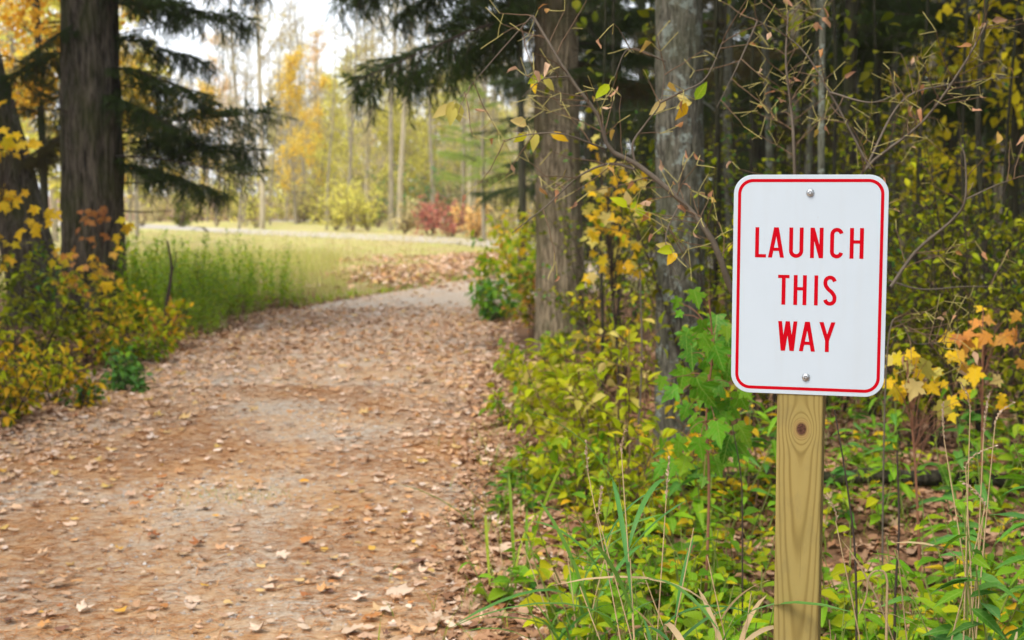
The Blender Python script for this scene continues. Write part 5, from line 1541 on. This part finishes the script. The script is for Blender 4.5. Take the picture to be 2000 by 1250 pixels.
# pine needles
def need_dens(x, y):
    l, r = path_lr(y); u = (x - l) / (r - l)
    return np.where((u > -.05) & (u < 1.15), np.clip(clump(x, y, 1.0, 2.0) * 1.2 - .05, .08, 1), 0)
x, y = scatter(60000, -3.4, .4, 4.2, 11, need_dens)
a = _r.normal(.15, .55, len(x)) + np.where(_r.uniform(size=len(x)) < .25, 1.57, 0)
NT_ = (np.array([[-.5, 0, 0], [0, .022, .02], [.5, 0, 0], [0, -.022, .02]]), np.array([[0, 3, 2, 1]]))
O = np.column_stack([x, y, gz(x, y) + .009 + _r.uniform(0, .006, len(x))])
tag(link('pine_needles', build_mesh('pine_needles', [inst(NT_, O, np.column_stack([-np.sin(a), np.cos(a), _r.normal(0, .05, len(x))]), np.tile([0, 0, 1.0], (len(x), 1)) + _r.normal(0, .1, (len(x), 3)), _r.uniform(.05, .10, len(x)))], [M['needle_litter']])), 'fallen orange pine needles drifted on the gravel path', 'needles', kind='stuff')
# small stones
x, y = scatter(14000, -3.3, .2, 4.2, 10, lambda x, y: np.clip(.9 - need_dens(x, y), 0, 1))
ST = (np.array([[.5, 0, .1], [.15, .45, .05], [-.42, .3, .1], [-.4, -.35, .05], [.2, -.45, .1], [.0, 0, .42]]), np.array([[0, 1, 5], [1, 2, 5], [2, 3, 5], [3, 4, 5], [4, 0, 5]]))
a = _r.uniform(0, 6.28, len(x))
M['stone'] = leaf_mat('gravel_stone', [L_(.40, .36, .31), L_(.52, .48, .43), L_(.30, .27, .24), L_(.60, .56, .52)], 0.0, .85, .3, .2)
tag(link('gravel', build_mesh('gravel', [inst(ST, np.column_stack([x, y, gz(x, y) + .006]), np.column_stack([np.cos(a), np.sin(a), 0 * a]), np.tile([0, 0, 1.0], (len(x), 1)), (.006 + .020 * _r.uniform(0, 1, len(x)) ** 2))], [M['stone']], smooth=False)), 'small grey stones in the path surface', 'gravel', kind='stuff')

# individual fallen leaves, the largest in view
FL = {}
COLS = [('pale', 'fallen_pale', 'pale pinkish'), ('tan', 'fallen_tan', 'tan'), ('rust', 'fallen_rust', 'rust coloured'), ('gold', 'fallen_gold', 'golden yellow'), ('dark', 'fallen_dark', 'dark brown')]


def fallen(px, py, s, mat, kind, label, group=None, rot=None):
    D = CAMH / ((py - 378) / FPX * math.cos(PITCH)) if py > 400 else 20
    d = P(px, py, 1.0) - CAM; t = -CAMH / d[2]; p = CAM + d * t
    key = (kind, mat)
    if key not in FL:
        FL[key] = build_mesh('fallen_leaf', [DRYT[kind]], [M[mat]])
    o = link('fallen_leaf', FL[key], None, (p[0], p[1], gz(p[0], p[1]) + .016 + _r.uniform(0, .006)))
    o.rotation_euler = (_r.normal(0, .12), _r.normal(0, .12), _r.uniform(0, 6.28) if rot is None else rot); o.scale = (s, s, s)
    return tag(o, label, 'fallen leaf', group)


for (px, py, s, m, k, lab) in [
    (235, 1203, .085, 'fallen_gold', 2, 'bright orange leaf alone on the path near the lower left corner'),
    (598, 1066, .095, 'fallen_rust', 6, 'rust red maple leaf lying on the middle of the near path'),
    (634, 1081, .075, 'fallen_gold', 1, 'yellow brown leaf right beside the rust red maple leaf'),
    (785, 1168, .14, 'fallen_pale', 7, 'large pale maple leaf at the right side of the near path'),
    (852, 1220, .13, 'fallen_pale', 5, 'crumpled whitish leaf at the lower right rim of the path'),
    (652, 1135, .11, 'fallen_pale', 8, 'pale crumpled maple leaf in the middle of the near path'),
    (118, 1152, .15, 'fallen_tan', 3, 'broad tan leaf near the left end of the path foreground'),
    (423, 1014, .055, 'fallen_gold', 0, 'small golden leaf beside the grassy tuft on the path'),
    (685, 1245, .12, 'fallen_pale', 6, 'pinkish leaf cut by the bottom edge of the picture'),
    (980, 1085, .13, 'fallen_pale', 7, 'upturned whitish maple leaf in the grass at the path rim'),
    (1105, 1150, .22, 'fallen_tan', 8, 'very large tan leaf lying right of the path under the grass'),
    (1640, 1025, .12, 'fallen_pale', 5, 'whitish leaf on the ground just right of the post'),
]: fallen(px, py, s * .72, m, k, lab)
cnt = 0
while cnt < 230:
    py = 1250 - (1250 - 790) * _r.uniform() ** .8; px = _r.uniform(-10, 1060)
    d = P(px, py, 1.0) - CAM; p = CAM + d * (-CAMH / d[2])
    if _r.uniform() > path_dens(p[0:1], p[1:2])[0] * 1.6 + .15: continue
    u_ = (p[0] + 3.15) / 3.1
    zone = 'on the left side of the near path' if u_ < .36 else 'on the middle of the near path' if u_ < .74 else 'on the right side of the near path'
    c = COLS[int(_r.choice(5, p=[.34, .30, .16, .07, .13]))]
    k = int(_r.integers(9)); ty = 'maple leaf' if k >= 5 else 'leaf'
    fallen(px, py, _r.uniform(.034, .066), c[1], k, f'{c[2]} fallen {ty} {zone}', f'{c[2]} fallen leaves {zone}')
    cnt += 1
# grass tuft on the path and along the rim, meadow grass
def grass_obj(name, label, x, y, h, w, mat, bend=(.2, .9), n=3):
    k = len(x)
    B = np.column_stack([x, y, gz(x, y) - .005])
    return tag(link(name, build_mesh(name, [blades(B, h, w, _r.uniform(0, 6.28, k), _r.uniform(*bend, k), n)], [M[mat]])), label, 'grass', kind='stuff')


x = _r.normal(-1.37, .16, 260); y = _r.normal(6.95, .10, 260)
grass_obj('path_grass', 'thin green tuft growing in the middle of the path', x, y, _r.uniform(.02, .05, 260), np.full(260, .003), 'grass_green')
x, y = scatter(5000, -.5, 1.8, 3.2, 9, lambda x, y: clump(x, y, 2.3, 3) ** 2 * np.where(x > -.25 + .1 * clump(x, y, 3), 1, .12))
grass_obj('rim_grass', 'short green grass along the right rim of the path', x, y, _r.uniform(.05, .16, len(x)), _r.uniform(.003, .006, len(x)), 'grass_green')
x, y = scatter(90000, -22, 8, 20, 56, lambda x, y: np.where(x < path_lr(y)[0] - .1, 1, np.where(y > 36, .8, 0)) * np.where(proj(np.stack([x, y, 0 * x], -1))[0] > 150, 1, .0) * np.clip(30 / y, .3, 1) * (.45 + .55 * clump(x * .5, y * .5, 1.2)))
_m = (clump(x, y, .55, 2) + .35 * clump(x, y, 1.7, 5) + _r.normal(0, .15, len(x))) > .72
for _nm, _lb, _mk, _mt in (('meadow_grass', 'pale yellow green mown meadow grass beyond the path', _m, 'grass_field'), ('meadow_straw', 'straw coloured dry grass patches in the meadow', ~_m, 'grass_straw')):
    grass_obj(_nm, _lb, x[_mk], y[_mk], _r.uniform(.05, .16, _mk.sum()) * np.where(_mk[_mk] if _mt == 'grass_field' else ~_m[_mk], 1, 1), _r.uniform(.010, .024, _mk.sum()), _mt, (.3, 1.0), 2)
x, y = scatter(22000, -8, -1.2, 20.0, 33, lambda x, y: np.where(x < path_lr(y)[0] - .35 - .05 * (y - 18), 1, 0) * np.where(x < -2.6 - .13 * (y - 18) + 1.0 * clump(x, y, .9), 1, .05))
grass_obj('tall_grass', 'tall pale meadow grass behind the weed patch', x, y, _r.uniform(.15, .5, len(x)) * (.4 + .7 * clump(x, y, 1.5)), _r.uniform(.007, .014, len(x)), 'grass_tall', (.1, .5), 3)
# green fringe along the bend and beige dry weeds in the meadow
x, y = scatter(9000, -3.6, 0, 18.5, 27, lambda x, y: np.exp(-((x - path_lr(y)[0] + .22) / .16) ** 2) * (.3 + .7 * clump(x, y, 2.2)))
grass_obj('fringe_grass', 'bright green grass fringe along the far side of the path bend', x, y, _r.uniform(.05, .22, len(x)), _r.uniform(.008, .016, len(x)), 'grass_weed', (.2, .8), 3)
pbm = [goldenrod_mesh(780 + i, .62, nl=20, ls=.11) for i in range(3)]
x, y = scatter(900, -8.5, -1.6, 19, 36, lambda x, y: np.where(x < path_lr(y)[0] - .5, 1, 0) * clump(x, y, .8, 4) ** 1.5)
pr = []
for i in range(3):
    m = np.arange(len(x)) % 3 == i; k = m.sum(); a = _r.uniform(0, 6.28, k)
    for p_ in pbm[i]:
        pr.append((*inst((p_[0], p_[1]), np.column_stack([x[m], y[m], gz(x[m], y[m])]), np.column_stack([np.cos(a), np.sin(a), 0 * a]), np.tile([0, 0, 1.0], (k, 1)), _r.uniform(.5, 1.2, k)), p_[2]))
tag(link('dry_weeds', build_mesh('dry_weeds', pr, [M['stem_tan'], M['grass_tall']])), 'beige dry weeds scattered in the meadow', 'weeds', kind='stuff')
# mass of weeds between the goldenrod stems
x, y = scatter(900, -6.5, -2.85, 14.3, 20.0, lambda x, y: np.where(x < path_lr(y)[0] - .05, 1, 0) * np.where(proj(np.stack([x, y, 0 * x], -1))[0] > 238, 1, 0) * np.where(x > path_lr(y)[0] - 2.6, 1, .2))
pr = []
pb = [goldenrod_mesh(740 + i, 1.0, nl=26, ls=.19) for i in range(5)]
for i in range(5):
    m = np.arange(len(x)) % 5 == i
    l = path_lr(y[m])[0]
    k = m.sum(); a = _r.uniform(0, 6.28, k); s = _r.uniform(.4, .95, k) * np.clip(.4 + .9 * (l - x[m]), .35, 1) * (.5 + .7 * clump(x[m], y[m], 1.9, 1))
    O = np.column_stack([x[m], y[m], gz(x[m], y[m])])
    for p_ in pb[i]:
        pr.append((*inst((p_[0], p_[1]), O, np.column_stack([np.cos(a), np.sin(a), 0 * a]), np.tile([0, 0, 1.0], (k, 1)), s), p_[2]))
tag(link('weed_mass', build_mesh('weed_mass', pr, [M['stem_green'], M['grass_weed']])), 'dense green weeds filling the patch left of the path bend', 'weeds', kind='stuff')

# ------------------------------------------------------------------ far wood beyond the gravel road
def decid(seed, H, r0, start, nl, lsz, spread=.24, nlimb=18, wood='bark_pale', leaf='leaf_bgyellow', top=1.0):
    r = np.random.default_rng(seed)
    tr = grow(r, (0, 0, -.2), (r.normal(0, .03), r.normal(0, .03), 1), H, 14, .025, 0, .02)
    T8, R8 = [], []
    for i in range(nlimb):
        t = start + (1 - start) * r.uniform(0, .95); p, d = along(tr, t); a = r.uniform(0, 6.28)
        q = grow(r, p, [math.cos(a), math.sin(a), r.uniform(.5, 1.3)], H * spread * (1.25 - t) * r.uniform(.5, 1.15), 8, .12, 0, .04)
        T8.append(q); R8.append(np.linspace(r0 * .35, r0 * .1, 8) * (1.2 - t))
        for j in range(5):
            p2, d2 = along(q, r.uniform(.2, 1)); q2 = grow(r, p2, d2 + r.normal(0, .55, 3), H * .07 * r.uniform(.4, 1.3), 8, .14, 0, .03)
            T8.append(q2); R8.append(np.linspace(r0 * .10, r0 * .05, 8))
    tb = [(*tubes(tr, r0 * (1 - .8 * np.linspace(0, 1, 14)), 8), 0), (*tubes(np.array(T8), np.maximum(np.array(R8), .012), 3), 0)]
    wood_me = build_mesh('trunk', tb, [M[wood]])
    fol = None
    if nl:
        idx = r.integers(len(T8), size=nl); O = []
        for i in idx:
            p, _d = along(T8[i], r.uniform(.1, 1)); O.append(p + r.normal(0, H * .012, 3))
        fol = build_mesh('crown', [inst(t_lo(.8, .15), np.array(O), r.normal(0, 1, (nl, 3)) + [0, 0, -.5], r.normal(0, .7, (nl, 3)) + [0, 0, 1], r.uniform(.7, 1.3, nl) * lsz)], [M[leaf]])
    return wood_me, fol


BARE = [decid(1300 + i, 15, .125, .35, 260, .14, .22, 20, 'bark_pale' if i % 2 else 'bark_grey', 'leaf_bgbrown') for i in range(4)]
SLIM = [decid(1360 + i, 13, .085, .3, 120, .13, .17, 16, 'bark_grey', 'leaf_bgbrown') for i in range(3)]
YEL = [decid(1320 + i, 10.5, .12, .14, 2300, .17, .26, 26, 'bark_grey', 'leaf_bgyellow') for i in range(2)]
ORG = [decid(1330 + i, 13.5, .13, .3, 1500, .17, .20, 24, 'bark_grey', 'leaf_bgorange') for i in range(2)]
YGR = [decid(1340 + i, 9.0, .10, .10, 2200, .16, .28, 28, 'bark_grey', 'leaf_bggreen') for i in range(3)]
BRN = [decid(1350 + i, 11, .12, .12, 1500, .15, .26, 30, 'bark_pale', 'leaf_bgbrown') for i in range(3)]


def far_tree(pair, px, D, sc, label, rot=None, name='far_tree', group='trees of the far wood'):
    b = base_at(px, D); b[2] = 0
    root = thing(name, b, label, 'tree', group)
    root.rotation_euler = (0, 0, _r.uniform(0, 6.28) if rot is None else rot); root.scale = (sc, sc, sc)
    link('trunk', pair[0], root)
    if pair[1]: tag(link('crown', pair[1], root), kind='stuff')
    return root


for (pr_, px, D, sc, lab) in [
    (BARE[1], 512, 60, 1.1, 'tall pale bare tree with a thick trunk beyond the road, left of centre'),
    (BARE[0], 478, 66, 1.0, 'slim bare tree just left of the thick pale trunk beyond the road'),
    (YEL[0], 578, 70, .82, 'brilliant yellow tree beyond the road, left of centre'),
    (YEL[1], 610, 74, .72, 'second yellow tree touching the brilliant yellow one'),
    (ORG[0], 625, 88, .86, 'pale orange tree top above the brilliant yellow tree'),
    (ORG[1], 430, 84, .82, 'orange yellow tree beyond the road behind the spruce boughs'),
    (YEL[0], 405, 76, .72, 'yellow tree low behind the tip of the spruce boughs'),
    (YEL[1], 745, 92, .80, 'pale yellow crown right of the yellow trees'),
    (YGR[0], 690, 70, .95, 'yellow green tree in the middle of the far wood'),
    (YGR[1], 740, 74, 1.0, 'yellow green tree right of the middle of the far wood'),
    (YGR[2], 655, 78, .9, 'paler yellow green tree beside the brilliant yellow one'),
    (BARE[2], 762, 57, .95, 'pale double trunk beyond the road, centre of the far wood'),
    (BARE[3], 780, 58, 1.0, 'grey trunk standing close right of the pale double trunk'),
    (BARE[0], 842, 62, .9, 'grey bare tree right of centre beyond the road'),
    (BARE[2], 712, 68, .95, 'thin bare tree between the yellow and the yellow green trees'),
    (YGR[1], 830, 72, .95, 'dull yellow green tree right of centre'),
    (YGR[0], 900, 74, .95, 'yellow green tree above the red sumac'),
    (BRN[0], 870, 80, .95, 'tan twiggy tree above the red sumac'),
    (BRN[1], 960, 66, .9, 'tan twiggy tree left of the slender spruce'),
    (BARE[1], 915, 60, .85, 'bare tree above the red sumac'),
    (BRN[2], 560, 84, 1.0, 'tan twiggy tree behind the brilliant yellow tree'),
    (BARE[3], 800, 90, 1.0, 'bare tree far back in the centre'),
]: far_tree(pr_, px, D, sc, lab)
for i in range(46):                                               # the deeper rows read as a grey-brown screen
    px = 150 + 950 * (i + _r.uniform(0, 1)) / 46; D = _r.uniform(88, 135)
    pr_ = [BRN[i % 3], BARE[i % 4], BRN[(i + 1) % 3], YGR[i % 3], BRN[(i + 2) % 3]][i % 5]
    far_tree(pr_, px, D, _r.uniform(.6, .85), ['tan twiggy', 'bare', 'tan twiggy', 'yellow green', 'tan twiggy'][i % 5] + ' hazy tree in the deep rows of the far wood', None, 'far_tree', 'deep rows of the far wood')
for i in range(36):
    px = 420 + 620 * (i + _r.uniform(0, 1)) / 36; D = _r.uniform(58, 92)
    far_tree(SLIM[i % 3], px, D, _r.uniform(.6, 1.05), 'slim leafless grey tree among the far wood beyond the road', None, 'far_tree', 'slim bare trees of the far wood')
for i in range(40):
    px = 540 + 520 * (i + _r.uniform(0, 1)) / 40; D = _r.uniform(64, 98)
    k = [YGR[i % 3], BRN[i % 3], YGR[(i + 1) % 3], BRN[(i + 1) % 3]][i % 4]
    far_tree(k, px, D, _r.uniform(.55, .85), ['yellow green', 'tan'][i % 2] + ' young tree filling the right half of the far wood', None, 'far_tree', 'young trees of the far wood')
for i in range(26):
    px = 1080 + 1000 * (i + _r.uniform(0, 1)) / 26; D = _r.uniform(34, 70)
    far_tree([BRN[i % 3], YGR[i % 3], BARE[i % 4]][i % 3], px, D, _r.uniform(.7, 1.0), 'tree far behind the right hand wood', None, 'far_tree', 'trees far behind the right hand wood')
for i in range(12):
    px = -120 + 420 * (i + _r.uniform(0, 1)) / 12; D = _r.uniform(30, 60)
    far_tree([BRN[i % 3], YGR[i % 3], YEL[i % 2]][i % 3], px, D, _r.uniform(.7, 1.0), 'tree far behind the dark trunks on the left', None, 'far_tree', 'trees far behind the left trunks')
# young green pine right of centre
for i, (px, D, H, lab) in enumerate(((945, 44, 7.5, 'young bright green pine left of the slender spruce'), (905, 52, 6.0, 'smaller young pine further left at the far wood edge'))):
    b = base_at(px, D); root = thing('young_pine', b, lab, 'tree', None)
    me, ax = trunk_mesh(H, .07, (0, 0), 1500 + i, 'bark_grey', sides=8, rings=20, flare=.1, ridge=.0); link('trunk', me, root)
    for j in range(26):
        z = _r.uniform(1.6, H - .2); a = j * 2.4; L = (H - z) * .26 + .35
        p0 = b + np.array(ax(z)); place_bough(root, p0, p0 + np.array([math.cos(a) * L, math.sin(a) * L, L * .25]), PINE[j % 2])

# shrubs along the far side of the road
FS = []
for i in range(34):
    px = 230 + 860 * (i + _r.uniform(0, 1)) / 34; D = _r.uniform(62, 80)
    FS.append((px, D, _r.uniform(1.4, 3.0), ['leaf_bggreen', 'leaf_bgbrown', 'leaf_bggreen', 'leaf_bgbrown', 'leaf_olive'][i % 5], 'straw coloured bush along the edge of the far wood', 'bushes along the far wood'))
FS += [(690, 56, 2.2, 'leaf_bggreen', 'large olive yellow bush on the far side of the road', None), (655, 58, 1.9, 'leaf_bggreen', 'olive yellow bush left of the large one beyond the road', None), (720, 57, 1.8, 'leaf_bggreen', 'olive yellow bush right of the large one beyond the road', None),
       (840, 50, 1.5, 'leaf_bgred', 'red sumac thicket beyond the road', None), (880, 49, 1.4, 'leaf_bgred', 'second red sumac right of the first beyond the road', None), (925, 47, 1.3, 'leaf_bgorange', 'orange brown bush right of the red sumac', None), (790, 53, 1.5, 'leaf_bgbrown', 'reddish brown bush left of the red sumac', None),
       (797, 62, 3.0, 'leaf_bgdark', 'dark green evergreen bush behind the pale double trunk', None), (880, 66, 3.2, 'leaf_bgdark', 'dark green evergreen bush above the red sumac', None), (985, 50, 1.6, 'leaf_bgbrown', 'tan bush left of the slender spruce beyond the road', None),
       (1180, 44, 1.5, 'leaf_bggreen', 'yellowish bush beyond the road between the big trunks', None), (1260, 42, 1.6, 'leaf_bgbrown', 'tan bush beyond the road beside the lichen trunk', None)]
for i, (px, D, H, m, lab, gp) in enumerate(FS):
    b = base_at(px, D); b[2] = 0
    shrub('far_bush', lab, 'bush', b, H, .75, 7, 'ov', .17, 520, m, 'stem_brown', gp, False, 1600 + i, 7, t0=.05, r0=.02, low=True)

# ------------------------------------------------------------------ thin autumn haze over the clearing
t = NT('haze')
pv = t.n('VolumePrincipled'); pv.inputs['Color'].default_value = (.93, .95, 1, 1); pv.inputs['Density'].default_value = 0.0006; pv.inputs['Anisotropy'].default_value = 0.2
t.l(pv.outputs[0], t.out.inputs['Volume'])
hx, hy0, hy1, hz0, hz1 = 160.0, -30.0, 260.0, -1.0, 24.0
V = [(x, y, z) for x in (-hx, hx) for y in (hy0, hy1) for z in (hz0, hz1)]
F = [(0, 1, 3, 2), (4, 6, 7, 5), (0, 4, 5, 1), (2, 3, 7, 6), (0, 2, 6, 4), (1, 5, 7, 3)]
hz = link('haze', pymesh('haze', V, F, t.m)); hz.data.materials[0] = t.m
tag(hz, 'thin pale haze filling the clearing', 'haze', kind='stuff')
